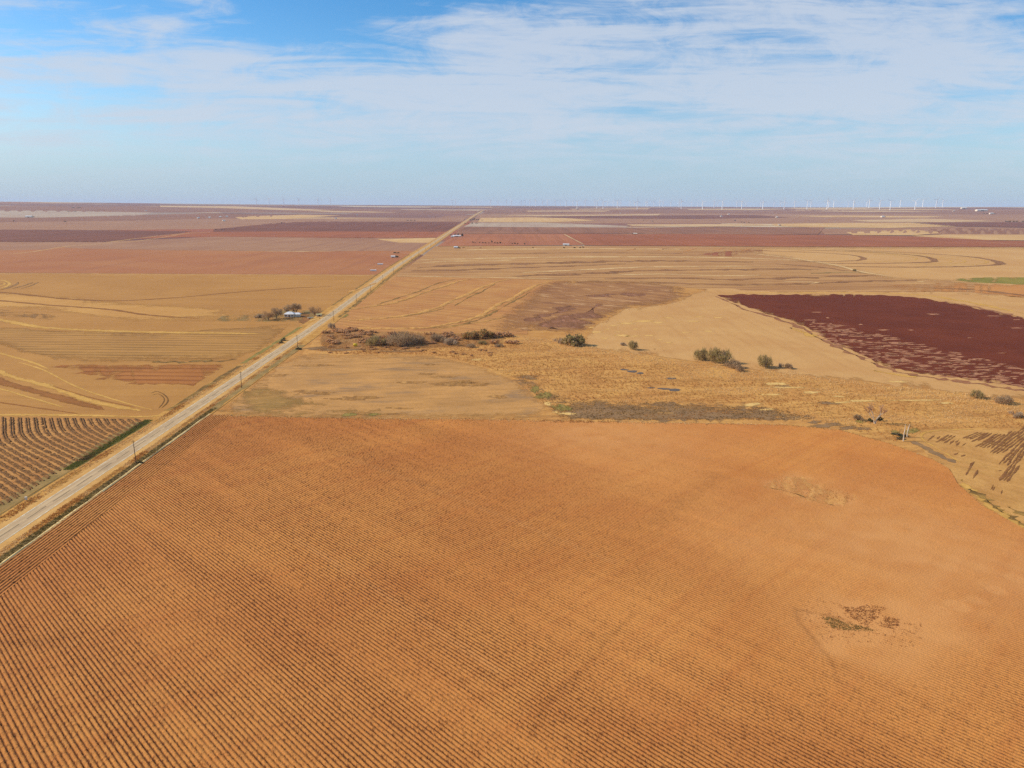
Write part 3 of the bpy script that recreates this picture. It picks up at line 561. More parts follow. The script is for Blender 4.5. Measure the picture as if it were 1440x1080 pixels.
A_POLY = [(-400, 1010), (-60, 838), (0, 795), (60, 751), (160, 681.5), (230, 631), (300, 585), (360, 586.5), (540, 589.5), (700, 590.5), (780, 592.5), (900, 594.5), (1000, 596), (1100, 598), (1180, 605), (1250, 624), (1310, 646), (1335, 660), (1347, 681), (1380, 711), (1440, 744), (1490, 775), (1700, 850), (2000, 1200), (-500, 1300)]
SOIL = dict(base=S(207, 144, 84), var=S(193, 128, 74), dark=S(142, 80, 42))
def near_fields():
    # paddock of short grass between road, marsh and ploughed field
    padd = field_mat('dry pasture', S(210, 160, 104), S(194, 148, 98), dark=S(128, 96, 56), blot=28, streak=(70, 6), streak_amt=0.45, streak_col=S(158, 114, 66), ang=math.radians(80), speck=0.9, speck_amt=0.4, patch=(S(158, 122, 84), (14, 50), 0.50, 0.2))
    ground_poly('pasture', [(300, 584.5), (318, 571), (340, 554), (372, 528), (400, 507), (424, 497), (470, 499), (560, 498), (600, 500), (640, 506), (690, 520), (722, 534), (745, 552), (770, 571), (800, 592), (700, 590.5), (540, 589.5), (360, 586.5)], 3, padd, 'dry tan pasture between the road and the reed marsh', soft=7, amp=1.0)
    oliv = field_mat('olive pasture', S(176, 136, 84), S(152, 122, 74), dark=S(108, 92, 54), blot=16, streak=(40, 4), streak_amt=0.45, streak_col=S(196, 150, 86), ang=math.radians(85), speck=0.9, speck_amt=0.45, patch=(S(204, 152, 86), (12, 30), 0.5, 0.2))
    ground_poly('pasture', [(303, 583.5), (318, 571), (340, 556), (362, 540), (400, 548), (430, 562), (480, 572), (540, 578), (545, 586), (430, 584.5)], 4, oliv, 'olive grassy corner of the pasture', soft=22, amp=5.0, step=6)
    blobs('pasture_patch', [(443, 514, 26, 1.8), (650, 540, 36, 4), (655, 537, 18, 2), (605, 513, 14, 1.2), (625, 530, 16, 1.6), (700, 558, 14, 2), (580, 538, 22, 1.6), (600, 526, 16, 1.2), (672, 584, 9, 1.6), (500, 560, 34, 3), (440, 552, 26, 3), (390, 528, 12, 2), (530, 582, 26, 1.5), (560, 574, 20, 1.5)], 5, field_mat('brown pasture patch', S(150, 112, 72), S(176, 130, 78), blot=7, streak=(20, 3), streak_col=S(206, 154, 88), streak_amt=0.6, speck=0.8, speck_amt=0.4, patch=(S(206, 154, 88), (5, 14), 0.48, 0.2)), 'brown thin grass patches in the pasture')
    marsh = field_mat('reed marsh ground', S(206, 152, 92), S(218, 168, 102), dark=S(140, 98, 58), blot=24, streak=(70, 6), streak_amt=0.6, streak_col=S(164, 114, 68), ang=math.radians(78), speck=1.4, speck_amt=0.55)
    ground_poly('marsh', [(424, 498), (436, 486), (452, 470), (470, 460), (520, 465), (600, 463), (690, 470), (780, 476), (826, 486), (900, 498), (985, 511), (1060, 521), (1120, 523), (1180, 533), (1300, 547), (1380, 554), (1440, 562), (1700, 590), (1700, 650), (1440, 604), (1300, 605), (1285, 614), (1320, 642), (1347, 681), (1310, 646), (1250, 624), (1180, 605), (1100, 598), (1000, 596), (900, 594.5), (780, 592.5), (755, 585), (735, 560), (710, 546), (680, 532), (640, 516), (600, 510), (560, 508), (440, 508)], 2.5, marsh, 'tan reed marsh along the dry creek', amp=1.2)
    mud = field_mat('dark marsh mud', S(158, 126, 98), S(142, 114, 90), dark=S(104, 84, 66), blot=14, streak=(40, 3), streak_amt=0.5, streak_col=S(160, 124, 76), ang=math.radians(88), speck=0.8, speck_amt=0.5, patch=(S(176, 132, 76), (10, 26), 0.56, 0.15)); M['mud'] = mud
    ground_poly('mud', [(722, 533), (742, 535), (760, 546), (800, 562), (860, 566), (940, 567), (1040, 568), (1085, 572), (1110, 582), (1160, 588), (1110, 591), (1080, 592), (980, 592.5), (900, 592), (790, 591), (768, 571), (745, 552)], 5, mud, 'dark olive mud along the lower edge of the marsh', soft=16, amp=3.0, step=6)
    blobs('mud', [(744, 531, 12, 4), (1165, 598, 22, 3.2), (1190, 602, 14, 3), (1215, 603, 10, 3), (1145, 594, 10, 2), (1100, 543, 9, 1.2), (1165, 567, 14, 2), (480, 492, 30, 2), (560, 494, 30, 1.4), (445, 490, 16, 3)], 6, mud, 'dark mud patches in the marsh')
    grs = field_mat('green weeds', S(150, 138, 78), S(166, 142, 84), dark=S(60, 66, 26), blot=4, streak=(10, 2), streak_col=S(70, 78, 30), speck=0.6, speck_amt=0.5); M['grs'] = grs
    blobs('green_weeds', [(1283, 606, 11, 4), (1260, 608, 8, 2.4), (1208, 593, 10, 1.6), (490, 583.5, 10, 2), (527, 583, 12, 1.6), (765, 556, 12, 6), (790, 574, 16, 4), (483, 444, 9, 2.4), (752, 548, 8, 4)], 7, grs, 'small green weedy patches along the marsh', kind='stuff')
    ground_poly('scrub_ground', [(440, 482), (455, 466), (480, 458), (530, 464), (620, 468), (700, 468), (722, 474), (690, 486), (600, 491), (520, 494), (450, 494)], 3.5, field_mat('scrub ground', S(166, 122, 80), S(184, 136, 86), dark=S(110, 78, 50), blot=10, streak=(30, 4), streak_amt=0.5, speck=1.0, speck_amt=0.5), 'brown scrubby ground under the creek thicket', amp=2.0, soft=14)
    sand = field_mat('pale mud flat', S(240, 204, 140), S(224, 182, 116), blot=5, streak=(10, 2), speck=0.7); M['sand'] = sand
    blobs('sand_patches', [(1058, 569, 14, 2.2), (1095, 540, 20, 2), (1110, 545, 24, 1.4), (1085, 555, 14, 1.4), (1210, 564, 30, 1.6), (1185, 566, 14, 1.4), (1290, 563, 34, 1.2), (1080, 576, 10, 1.6), (800, 582, 14, 1.6), (782, 580, 8, 1.6), (770, 568, 5, 3), (670, 506, 12, 1.5), (1140, 552, 18, 1.4), (1260, 537, 20, 1), (1180, 558, 12, 1.2), (1330, 567, 14, 1)], 7, sand, 'pale bare patches in the marsh')
    # small pools
    wm, nt, bs = new_mat('pool water'); bs.inputs['Base Color'].default_value = S(112, 100, 92); bs.inputs['Roughness'].default_value = 0.5; bs.inputs['Specular IOR Level'].default_value = 0.0
    for k, (it, lb) in enumerate([([(878, 520, 5, 1.0), (889, 522.5, 7, 1.4), (900, 525, 4.5, 1.0)], 'small dark pool among the reeds left'), ([(934, 547, 7, 1.2), (948, 548.5, 9, 1.4), (915, 545.5, 5, .8), (944, 532.5, 7, .8)], 'small dark pool among the reeds right'), ]):
        blobs('water', it, 8, wm, lb)
    ribbons('mud', [([(1284, 621), (1305, 632), (1325, 643), (1345, 651)], 4)], 7, mud, 'grey brown mud strip beside the straw plot', rag=0.3, step=4)
    # field right with dark strips
    rgt = field_mat('straw plot', S(214, 166, 106), S(198, 148, 92), dark=S(130, 92, 44), blot=14, streak=(40, 3), streak_amt=0.35, streak_col=S(160, 120, 58), ang=math.radians(-40), speck=0.8, speck_amt=0.4)
    ground_poly('stubble_field', [(1287, 620), (1290, 611), (1300, 606.5), (1330, 604.5), (1440, 604.5), (1700, 640), (1700, 850), (1490, 775), (1440, 744), (1400, 720), (1376, 706), (1345, 680), (1333, 659), (1308, 645)], 5, rgt, 'straw coloured plot with dark stubble strips at the right edge', amp=1.0)
    zz = lambda X, Y: (1280 + X / 6.75, 590 + Y / 6.75)
    darkst = field_mat('dark crop strip', S(156, 110, 70), S(136, 94, 62), dark=S(90, 56, 36), blot=5, streak=(14, 1.2), streak_amt=0.6, streak_col=S(104, 66, 42), ang=math.radians(-38), speck=0.5, speck_amt=0.55, patch=(S(190, 140, 72), (2, 5), 0.55, 0.12)); M['darkst'] = darkst
    R3 = random.Random(8)
    ST = [([(170, 195), (235, 145)], 2.0), ([(245, 195), (285, 160)], 1.2), ([(290, 215), (400, 150)], 4.5), ([(395, 235), (445, 190)], 3), ([(440, 250), (470, 215)], 1.5), ([(480, 260), (530, 225)], 2),
          ([(530, 185), (680, 125)], 4), ([(610, 210), (760, 125)], 3), ([(680, 260), (880, 140)], 5.5), ([(780, 280), (980, 110)], 3.5), ([(810, 320), (1080, 120), (1200, 30)], 6), ([(865, 420), (1085, 200), (1200, 90)], 3.2), ([(955, 440), (1090, 260), (1250, 130)], 5),
          ([(520, 535), (605, 400)], 1.7), ([(595, 565), (640, 480)], 1.8), ([(880, 590), (1000, 430)], 5), ([(770, 665), (790, 620)], .9), ([(795, 665), (805, 640)], .9), ([(850, 720), (870, 670)], 1.2), ([(420, 340), (455, 315)], 2), ([(490, 350), (520, 335)], 1.6), ([(830, 500), (860, 480)], 2)]
    LN = []
    for pts, w in ST:
        n = max(1, round(w / 1.5))
        for j in range(n): sh = (j - (n - 1) / 2) * 34; cut = R3.uniform(-14, 14); LN.append(([zz(p[0] + sh + (cut if q == 0 else 0), p[1] + sh * .12 - (cut * .7 if q == 0 else 0)) for q, p in enumerate(pts)], min(w, 1.05)))
    ribbons('crop_strip', LN, 7, darkst, 'dark brown stubble strips in the straw plot', rag=0.3, hump=0.05, step=4)
    ribbons('field_track', [([zz(*p) for p in [(600, 95), (300, 100), (130, 130), (105, 165), (150, 215), (260, 280), (400, 360), (500, 420)]], 1.3), ([zz(*p) for p in [(480, 570), (560, 650), (680, 760), (800, 850), (960, 960), (1100, 1060)]], 3.5)], 8, M['yel'], 'yellow straw rim around the dark striped plot', rag=0.4, step=4)
    ribbons('weed_strip', [([zz(*p) for p in [(560, 660), (680, 730), (850, 860), (1000, 950), (1100, 1010)]], 2.5), ([zz(*p) for p in [(930, 830), (1000, 870), (1100, 920)]], 1.8), ([zz(*p) for p in [(870, 990), (960, 1005), (1080, 1050)]], 1.0)], 9, M['weed'], 'dark weedy bank beside the orange field', rag=0.8, step=4)
    # orange field base
    ang = math.radians(46.5)
    base = field_mat('orange field soil', SOIL['base'], SOIL['var'], dark=SOIL['dark'], blot=45, streak=(90, 5), streak_amt=0.35, streak_col=S(190, 112, 62), ang=ang, rows=(0.95, 0.4, 0.15), speck=0.5, speck_amt=0.35)
    ground_poly('ploughed_field', A_POLY, 2, base, 'wide orange ploughed field in the foreground', amp=0.8)
near_fields()

# ---- furrowed soil of the foreground field as real ridges
def ridge_field():
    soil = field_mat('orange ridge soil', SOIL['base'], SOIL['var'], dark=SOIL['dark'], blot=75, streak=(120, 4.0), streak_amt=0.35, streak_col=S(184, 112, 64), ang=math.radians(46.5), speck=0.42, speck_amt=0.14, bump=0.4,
                     attr=('residue_shade', S(84, 42, 22), 1.0, 'washed', S(224, 160, 96)))
    A2 = [(PG(px, max(py, 300)).x, PG(px, max(py, 300)).y) for px, py in A_POLY]
    # calm, sandy spots where the ridges are washed out: photo position, radius in metres, strength
    spots = [(1215, 885, 17, 1.0), (1290, 870, 14, 0.9), (1180, 905, 9, 0.8), (1135, 690, 14, 0.9), (1160, 695, 12, 0.8), (1300, 868, 4, 1), (1320, 860, 4, 1), (1345, 852, 4, 1), (1370, 844, 4, 1), (1400, 831, 4, 1), (1425, 813, 4, 1), (1100, 684, 7, 1), (1175, 703, 7, 1), (1120, 675, 7, 1), (1330, 790, 40, 0.65), (1250, 760, 40, 0.6), (1100, 760, 30, 0.35), (850, 610, 40, 0.6), (1400, 830, 24, 0.5)]
    SP = [(PG(a, c).x, PG(a, c).y, r, s) for a, c, r, s in spots]
    GUL = [([(748, 1036), (760, 1010), (772, 988), (800, 962), (822, 944), (850, 905), (872, 884), (892, 866)], 0.9, .22), ([(925, 735), (950, 712), (985, 690), (1010, 668)], 4.5, .15), ([(1118, 858), (1126, 878), (1140, 892), (1150, 905)], .7, .28), ([(1150, 905), (1170, 930), (1180, 960)], .7, .22), ([(1120, 858), (1165, 866), (1195, 874)], .8, .3), ([(0, 905), (40, 903), (85, 900)], 1.8, .2)]
    GP = [([(PG(*q).x, PG(*q).y) for q in L_], w_, a_) for L_, w_, a_ in GUL]
    PALE = [([(1283, 868), (1300, 860), (1330, 852), (1365, 841)], 1.3, .9), ([(1230, 890), (1270, 880), (1300, 872)], 3, .6), ([(1105, 850), (1150, 846), (1200, 850)], 3, .4), ([(420, 760), (560, 850), (700, 945)], 1.2, .45), ([(480, 640), (640, 700), (860, 790)], 1.5, .35)]
    PP = [([(PG(*q).x, PG(*q).y) for q in L_], w_, a_) for L_, w_, a_ in PALE]
    def make(name, d, u0, u1, v0, v1, sp, dv, keep, amp, label, seed):
        dx, dy = d; nx, ny = dy, -dx
        offs = np.array([-0.5, -0.30, -0.16, 0.18, 0.32]) * sp; prof = np.array([0.0, 0.7, 1.0, 1.0, 0.6])
        nr = int((u1 - u0) / sp); nv = int((v1 - v0) / dv)
        U = (u0 + np.arange(nr)[:, None] * sp + offs[None, :]).ravel(); PR = np.tile(prof, nr)
        Vv = v0 + np.arange(nv) * dv
        UU, VV = np.meshgrid(U, Vv, indexing='ij'); HH = np.repeat(PR[:, None], nv, 1)
        wob = (vnoise(UU * 0.05, VV * 0.02, seed) - 0.5) * 0.5
        X = (UU + wob) * nx + VV * dx; Y = (UU + wob) * ny + VV * dy
        cx = 0.25 * (X[:-1, :-1] + X[1:, :-1] + X[:-1, 1:] + X[1:, 1:]); cy = 0.25 * (Y[:-1, :-1] + Y[1:, :-1] + Y[:-1, 1:] + Y[1:, 1:])
        K_ = keep(cx, cy)
        used = np.zeros(X.shape, bool)
        used[:-1, :-1] |= K_; used[1:, :-1] |= K_; used[:-1, 1:] |= K_; used[1:, 1:] |= K_
        idx = -np.ones(X.shape, np.int64); n = int(used.sum()); idx[used] = np.arange(n)
        x = X[used]; y = Y[used]; h = HH[used]; uu = UU[used]; vv = VV[used]
        calm = np.zeros(n)
        for a, c, r, s in SP: calm = np.maximum(calm, s * np.exp(-((x - a) ** 2 + (y - c) ** 2) / (r * r)))
        calm = np.clip(calm * 1.25 * (0.6 + 0.8 * vnoise(x * 0.2, y * 0.2, 5)), 0, 1)
        big = 0.42 * vnoise(uu * 0.09, vv * 0.012, seed + 2) + 0.13 + 0.45 * vnoise(uu * 0.35, vv * 0.03, seed + 3)   # patches along the rows with stronger furrow darkening
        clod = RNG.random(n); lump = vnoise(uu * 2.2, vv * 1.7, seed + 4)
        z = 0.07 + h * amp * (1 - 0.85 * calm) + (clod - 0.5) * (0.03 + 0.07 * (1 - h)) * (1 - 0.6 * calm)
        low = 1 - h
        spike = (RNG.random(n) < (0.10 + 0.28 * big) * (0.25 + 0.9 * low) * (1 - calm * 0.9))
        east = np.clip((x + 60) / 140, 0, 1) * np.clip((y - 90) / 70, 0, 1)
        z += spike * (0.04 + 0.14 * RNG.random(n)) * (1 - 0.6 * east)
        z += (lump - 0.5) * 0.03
        res = np.clip((low * 1.2 - 0.12) * (0.35 + 1.3 * (big - 0.25)) * (0.55 + 0.4 * lump + 0.5 * RNG.random(n)) + spike * (0.45 - 0.3 * east), 0, 1) * (1 - calm) * (1.15 - 0.55 * east)  # stalk residue and stalk shade, both put into the dark furrow colour
        for L_, w_, a_ in GP:
            dd = seg_dist(L_ + L_[-2:0:-1], x, y); gg = a_ * np.exp(-(dd / w_) ** 2) * (0.35 + 0.9 * vnoise(x * .8, y * .8, 61)); res = np.clip(res + gg * 0.8, 0, 1); z -= gg * 0.12
        for L_, w_, a_ in PP: calm = np.maximum(calm, a_ * np.exp(-(seg_dist(L_ + L_[-2:0:-1], x, y) / w_) ** 2) * (0.5 + 0.7 * vnoise(x * .3, y * .3, 71)))
        co = np.stack([x, y, z], 1).astype(np.float32)
        q = np.stack([idx[:-1, :-1][K_], idx[1:, :-1][K_], idx[1:, 1:][K_], idx[:-1, 1:][K_]], 1).astype(np.int32)
        # wind upward
        p0, p1, p2 = co[q[0, 0]], co[q[0, 1]], co[q[0, 2]]
        if (p1[0] - p0[0]) * (p2[1] - p0[1]) - (p1[1] - p0[1]) * (p2[0] - p0[0]) < 0: q = q[:, ::-1]
        me = bpy.data.meshes.new(name); nq = len(q)
        me.vertices.add(n); me.vertices.foreach_set('co', co.ravel())
        me.loops.add(nq * 4); me.loops.foreach_set('vertex_index', np.ascontiguousarray(q).ravel())
        me.polygons.add(nq); me.polygons.foreach_set('loop_start', np.arange(nq, dtype=np.int32) * 4); me.polygons.foreach_set('loop_total', np.full(nq, 4, np.int32))
        at = me.attributes.new('residue_shade', 'FLOAT', 'POINT'); at.data.foreach_set('value', res.astype(np.float32))
        at2 = me.attributes.new('washed', 'FLOAT', 'POINT'); at2.data.foreach_set('value', np.clip(calm * 0.7 + east * 0.25 * vnoise(x * .03, y * .02, 77), 0, 1).astype(np.float32))
        me.update(calc_edges=True); me.materials.append(soil)
        o = bpy.data.objects.new(name, me); COL.objects.link(o)
        tag(o, label, 'ground', kind='structure')
    rx = lambda Y: np.interp(Y, [p.y for p in road_path], [p.x for p in road_path])
    def frustum(X, Y):
        w = Y * VF.y - H * VF.z
        px = 720 + F * (X * CR.x + Y * CR.y - H * CR.z) / w; py = 540 - F * (X * CU.x + Y * CU.y - H * CU.z) / w
        return (px > -70) & (px < 1510) & (py < 1130) & (Y > 60)
    edge = 12.6
    def keep_main(X, Y): return np_inside(A2, X, Y) & frustum(X, Y) & (X > rx(Y) + edge + 10.3)
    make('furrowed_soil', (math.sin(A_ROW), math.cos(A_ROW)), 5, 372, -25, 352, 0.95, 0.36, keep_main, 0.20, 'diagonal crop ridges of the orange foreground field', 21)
    def keep_head(X, Y):
        o = X - rx(Y)
        return (o > edge) & (o < edge + 10.6) & frustum(X, Y) & (Y < 333)
    d = Vector((road_x(320) - road_x(160), 160)); d.normalize()
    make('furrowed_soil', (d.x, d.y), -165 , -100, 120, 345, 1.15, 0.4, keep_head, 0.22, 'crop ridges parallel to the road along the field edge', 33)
ridge_field()

# ---- lower left field with curving rows
def curved_rows():
    Q = [(-260, 587.5), (0, 587), (120, 588.5), (204, 589.5), (190, 603), (160, 622), (118, 646), (90, 660), (40, 692), (0, 716), (-260, 880)]
    base = field_mat('row crop soil', S(206, 154, 96), S(188, 134, 82), dark=S(110, 70, 44), blot=20, streak=(40, 3), streak_amt=0.3, speck=0.6, speck_amt=0.4, ang=math.radians(40))
    ground_poly('crop_field', Q, 6, base, 'brown field of curving crop rows left of the road', amp=0.8)
    dark = field_mat('crop stubble', S(118, 86, 56), S(142, 104, 66), dark=S(60, 42, 28), blot=3, streak=(6, 1), streak_amt=0.5, streak_col=S(72, 46, 30), speck=0.4, speck_amt=0.6)
    b0 = PG(0, 613); b1 = PG(118, 598); n = 32 / 3.05
    t = (b1 - b0) / n
    p0 = [PG(*q) for q in [(27.5, 586), (28.5, 600), (30.5, 611), (39, 620), (58, 631), (88, 646), (130, 668)]]
    p0.insert(0, p0[0] + (p0[0] - p0[1]) * 0.4)
    e = (p0[-1] - p0[-2]); p0.append(p0[-1] + e * 2.0)
    V, Fc = [], []
    for i in range(-70, 60):
        for sub in (-0.17, 0.15):
            sh = t * ((i + sub) * 0.3048 * 3.28 / 1.0) if False else t * (i + sub)
            path = catmull([Vector((q.x + sh.x, q.y + sh.y)) for q in p0], 1.3); run = []
            for q in path + [None]:
                ok = q is not None and inside(Q, *project(q.x, q.y)) and random.random() > 0.012
                if ok: run.append(q)
                else:
                    if len(run) > 3: strip_geo(V, Fc, run, -0.45, 0.45, 7, 0.35, 0.34, taper=False)
                    run = []
    tag(obj('crop_rows', V, flipup(V, Fc), dark), 'dark stubble rows bending towards the road', 'ground', kind='stuff')
curved_rows()

# ---- road, verges and ditches
def build_road():
    asphalt = None
    m, nt, bs = new_mat('worn road surface'); b = NB(nt)
    n1 = b.noise(b.pos(0.03, (1 / 1.1, 1 / 40, 0.1)), 4, 0.6); n2 = b.noise(b.pos(0.03, (1 / 3.0, 1 / 9, 0.1), (4, 4, 0)), 5, 0.65); n3 = b.noise(b.pos(0, (5, 5, 5)), 2)
    col = b.mix(b.ramp(n1, 0.35, 0.65), S(216, 184, 138), S(192, 160, 120)); col = b.mix(b.m('MULTIPLY', b.ramp(n2, 0.45, 0.7), 0.45), col, S(160, 136, 106)); col = b.mix(b.m('MULTIPLY', b.ramp(n3, 0.4, 0.7), 0.15), col, S(90, 80, 66))
    b.L.new(col, bs.inputs['Base Color']); bs.inputs['Roughness'].default_value = 0.8; asphalt = m
    white = flat_mat('road edge paint', S(236, 226, 200), S(206, 184, 148), 2.5)
    gravel = field_mat('gravel shoulder', S(222, 178, 116), S(206, 160, 100), blot=8, streak=(30, 1), streak_amt=0.4, streak_col=S(184, 132, 80), speck=0.5, speck_amt=0.3)
    verge = field_mat('straw verge', S(216, 168, 98), S(196, 146, 78), dark=S(120, 88, 44), blot=9, streak=(40, 1.2), streak_amt=0.55, streak_col=S(158, 106, 56), speck=0.6, speck_amt=0.45)
    ditch = field_mat('dark ditch grass', S(128, 106, 68), S(150, 124, 80), dark=S(62, 52, 30), blot=8, streak=(20, 1.4), streak_amt=0.5, streak_col=S(84, 72, 42), speck=0.6, speck_amt=0.55)
    cream = field_mat('bleached grass ridge', S(252, 228, 180), S(240, 208, 152), blot=3, streak=(6, 1), speck=0.4, streak_amt=0.3)
    road_strip('road_verge', -12.5, 13.0, 8, verge, 'straw coloured verges along the country road', y1=2100, rag=0.0)
    road_strip('road_verge', -14, 14, 7, field_mat('far verge', S(208, 164, 110), S(192, 150, 100), blot=60, streak=(120, 3)), 'pale verge of the far road', y0=1500)
    road_strip('road_shoulder', -6.6, 6.0, 9, gravel, 'pale gravel shoulders of the country road', rag=0.03)
    road_strip('road', -3.25, 3.25, 10, asphalt, 'straight worn two lane country road running to the horizon')
    road_strip('road_marking', -3.15, -2.8, 11, white, 'worn white edge line on the left side of the road', y1=1300, rag=0.06)
    road_strip('road_marking', 2.85, 3.15, 11, white, 'worn white edge line on the right side of the road', y1=1300, rag=0.06)
    V, Fc = [], []
    y = 60.0
    dk = flat_mat('worn centre line', S(128, 108, 74), S(150, 126, 90), 1.0)
    while y < 900:
        pth = [Vector((road_x(yy), yy)) for yy in np.linspace(y, y + 10, 4)]; strip_geo(V, Fc, pth, -0.17, 0.17, 11, 0.2, 0, taper=False); y += 14
    tag(obj('road_marking', V, flipup(V, Fc), dk), 'worn dark centre line of the road', 'road', kind='structure')
    road_strip('ditch', 8.8, 11.6, 9.5, ditch, 'dark grassy ditch right of the road', y1=345, rag=0.12)
    road_strip('ditch', 8.4, 12.4, 9.5, M['olive'], 'olive ditch strip beside the pasture', y0=335, y1=520, rag=0.2)
    road_strip('ditch', 8.8, 12.0, 9.5, M['weed'], 'weedy ditch strip right of the far road', y0=640, y1=1500, rag=0.35)
    road_strip('grass_ridge', 11.5, 12.65, 12, cream, 'bleached grass ridge between ditch and orange field', y1=334, rag=0.2, hump=0.25)
    # left side: olive bank with a dark green strip, then dark ditch lines further on
    road_strip('ditch', -18.0, -12.0, 9, M['olive'], 'olive grassy bank left of the near road', y1=325, rag=0.14)
    road_strip('ditch', -15.5, -10.2, 9.5, field_mat('dark green ditch grass', S(112, 106, 54), S(128, 114, 62), dark=S(70, 66, 34), blot=5, streak=(16, 1.2), streak_amt=0.5, streak_col=S(50, 56, 22), speck=0.6, speck_amt=0.5), 'dark green grassy ditch left of the road', y0=258, y1=326, rag=0.1)
    road_strip('ditch', -11.6, -10.6, 9.5, ditch, 'thin dark ditch left of the nearest road', y0=-40, y1=262, rag=0.3)
    road_strip('ditch', -12.6, -9.2, 9.5, M['weed'], 'weedy ditch left of the road beside the ochre field', y0=334, y1=445, rag=0.25)
    road_strip('ditch', -12.8, -9.8, 9.5, M['grs'], 'green ditch strip left of the road near the farm', y0=446, y1=600, rag=0.25)
    road_strip('ditch', -12.8, -10.8, 9.5, M['weed'], 'weedy ditch left of the road beyond the farm', y0=720, y1=1500, rag=0.35)
    road_strip('worn_track', 6.6, 7.3, 9.5, field_mat('rust verge track', S(170, 112, 56), S(186, 130, 70), blot=4, streak=(20, 1)), 'rust coloured worn line in the right verge', y1=420, rag=0.4)
    road_strip('worn_track', -9.2, -8.7, 9.5, field_mat('rust verge track left', S(150, 98, 50), S(186, 130, 70), blot=4, streak=(20, 1)), 'rust coloured worn line in the left verge', y1=420, rag=0.5)
    ribbons('farm_track', [([(-200, 583.5), (0, 583.8), (120, 584.5), (205, 586.2), (240, 581)], 3.2)], 9, M['yel'], 'straw track between the ochre field and the crop rows', rag=0.2)
    ribbons('farm_track', [([(432, 452), (444, 449), (456, 446.5)], 3.0), ([(436, 449), (449, 444)], 2)], 9, M['sand'], 'pale dirt drive from the road to the farmhouse', rag=0.25)
# tracks and features in the orange field
    ribbons('farm_track', [([(1285, 872), (1300, 863), (1330, 856), (1370, 844), (1402, 830), (1424, 815), (1437, 796), (1450, 780)], 1.2)], 5, field_mat('packed track', S(216, 146, 86), S(202, 130, 74), blot=3, streak=(8, 1), streak_col=S(190, 118, 66)), 'faint packed wheel track in the orange field', rag=0.3, step=5)
    ground_poly('old_pad', [(1070, 684), (1100, 671), (1112, 669.5), (1150, 675), (1205, 699), (1186, 712), (1150, 707)], 9, field_mat('old pad grass', S(222, 166, 106), S(210, 150, 94), dark=S(168, 116, 70), blot=5, streak=(10, 2), streak_amt=0.5, streak_col=S(228, 180, 112), speck=0.6, speck_amt=0.4), 'pale weedy rectangle in the orange field', soft=3, amp=2.5, step=5)
    ribbons('old_pad_edge', [([(1072, 685), (1110, 692), (1150, 706), (1180, 712)], .6)], 9, M['weed'], 'dark lower edge of the weedy rectangle', rag=0.5, step=4)
build_road()

# ------------------------------------------------------------------ plants
def tube(V, Fc, a, c, r0, r1, n=6):
    a, c = Vector(a), Vector(c); d = (c - a).normalized(); s = d.orthogonal().normalized(); t = d.cross(s); b0 = len(V)
    for p, r in ((a, r0), (c, r1)):
        for k in range(n):
            q = 2 * math.pi * k / n; V.append(p + s * (math.cos(q) * r) + t * (math.sin(q) * r))
    for k in range(n): Fc.append((b0 + k, b0 + (k + 1) % n, b0 + n + (k + 1) % n, b0 + n + k))
    Fc.append(tuple(b0 + n + k for k in range(n)))
def leaves(V, Fc, c, rad, n, size, R, up=0.0):
    for _ in range(n):
        d = Vector((R.gauss(0, 1), R.gauss(0, 1), R.gauss(0, 1))).normalized() * (R.random() ** 0.45)
        p = Vector((c[0] + d.x * rad[0], c[1] + d.y * rad[1], max(0.02, c[2] + d.z * rad[2])))
        a = Vector((R.uniform(-1, 1), R.uniform(-1, 1), R.uniform(-.6, 1) + up)).normalized(); b_ = a.orthogonal().normalized(); b_.rotate(Matrix.Rotation(R.uniform(0, 6.3), 3, a))
        s = size * R.uniform(.6, 1.4); i = len(V)
        V += [p - b_ * s * .5, p + b_ * s * .5, p + a * s + b_ * s * .3, p + a * s * .9 - b_ * s * .35]; Fc.append((i, i + 1, i + 2, i + 3))
def twigs(V, Fc, c, rad, n, ln, wd, R):
    for _ in range(n):
        d = Vector((R.gauss(0, 1), R.gauss(0, 1), R.gauss(.2, 1))).normalized() * (R.random() ** 0.5)
        p = Vector((c[0] + d.x * rad[0], c[1] + d.y * rad[1], max(0.0, c[2] + d.z * rad[2])))
        o = (d + Vector((R.uniform(-.5, .5), R.uniform(-.5, .5), .7 + R.uniform(-.2, .3)))).normalized() * ln * R.uniform(.6, 1.4); w = o.orthogonal().normalized(); w.rotate(Matrix.Rotation(R.uniform(0, 6.3), 3, o.normalized()))
        i = len(V); V += [p - w * wd, p + w * wd, p + o]; Fc.append((i, i + 1, i + 2))
def plant_mat(name, c1, c2):
    if any(q in name for q in ('twigs', 'leaves', 'scrub')): c1, c2 = [tuple(min(.85, v * 1.35) for v in q[:3]) + (1,) for q in (c1, c2)]
    m = flat_mat(name, c1, c2, 0.7, 0.9, 0.1)
    if 'bark' in name: return m
    nt = m.node_tree; bs = nt.nodes['Principled BSDF']; out = nt.nodes['Material Output']; src = bs.inputs['Base Color'].links[0].from_socket
    tr = nt.nodes.new('ShaderNodeBsdfTranslucent'); mx = nt.nodes.new('ShaderNodeMixShader'); mx.inputs[0].default_value = 0.4
    nt.links.new(src, tr.inputs['Color']); nt.links.new(bs.outputs[0], mx.inputs[1]); nt.links.new(tr.outputs[0], mx.inputs[2]); nt.links.new(mx.outputs[0], out.inputs['Surface'])
    return m
bark = plant_mat('grey bark', S(128, 108, 90), S(96, 80, 66)); pbark = plant_mat('bleached bark', S(224, 204, 178), S(190, 168, 140))
grey_tw = plant_mat('grey twigs', S(184, 156, 118), S(154, 128, 96)); blue_tw = plant_mat('silver twigs', S(192, 170, 142), S(168, 146, 120))
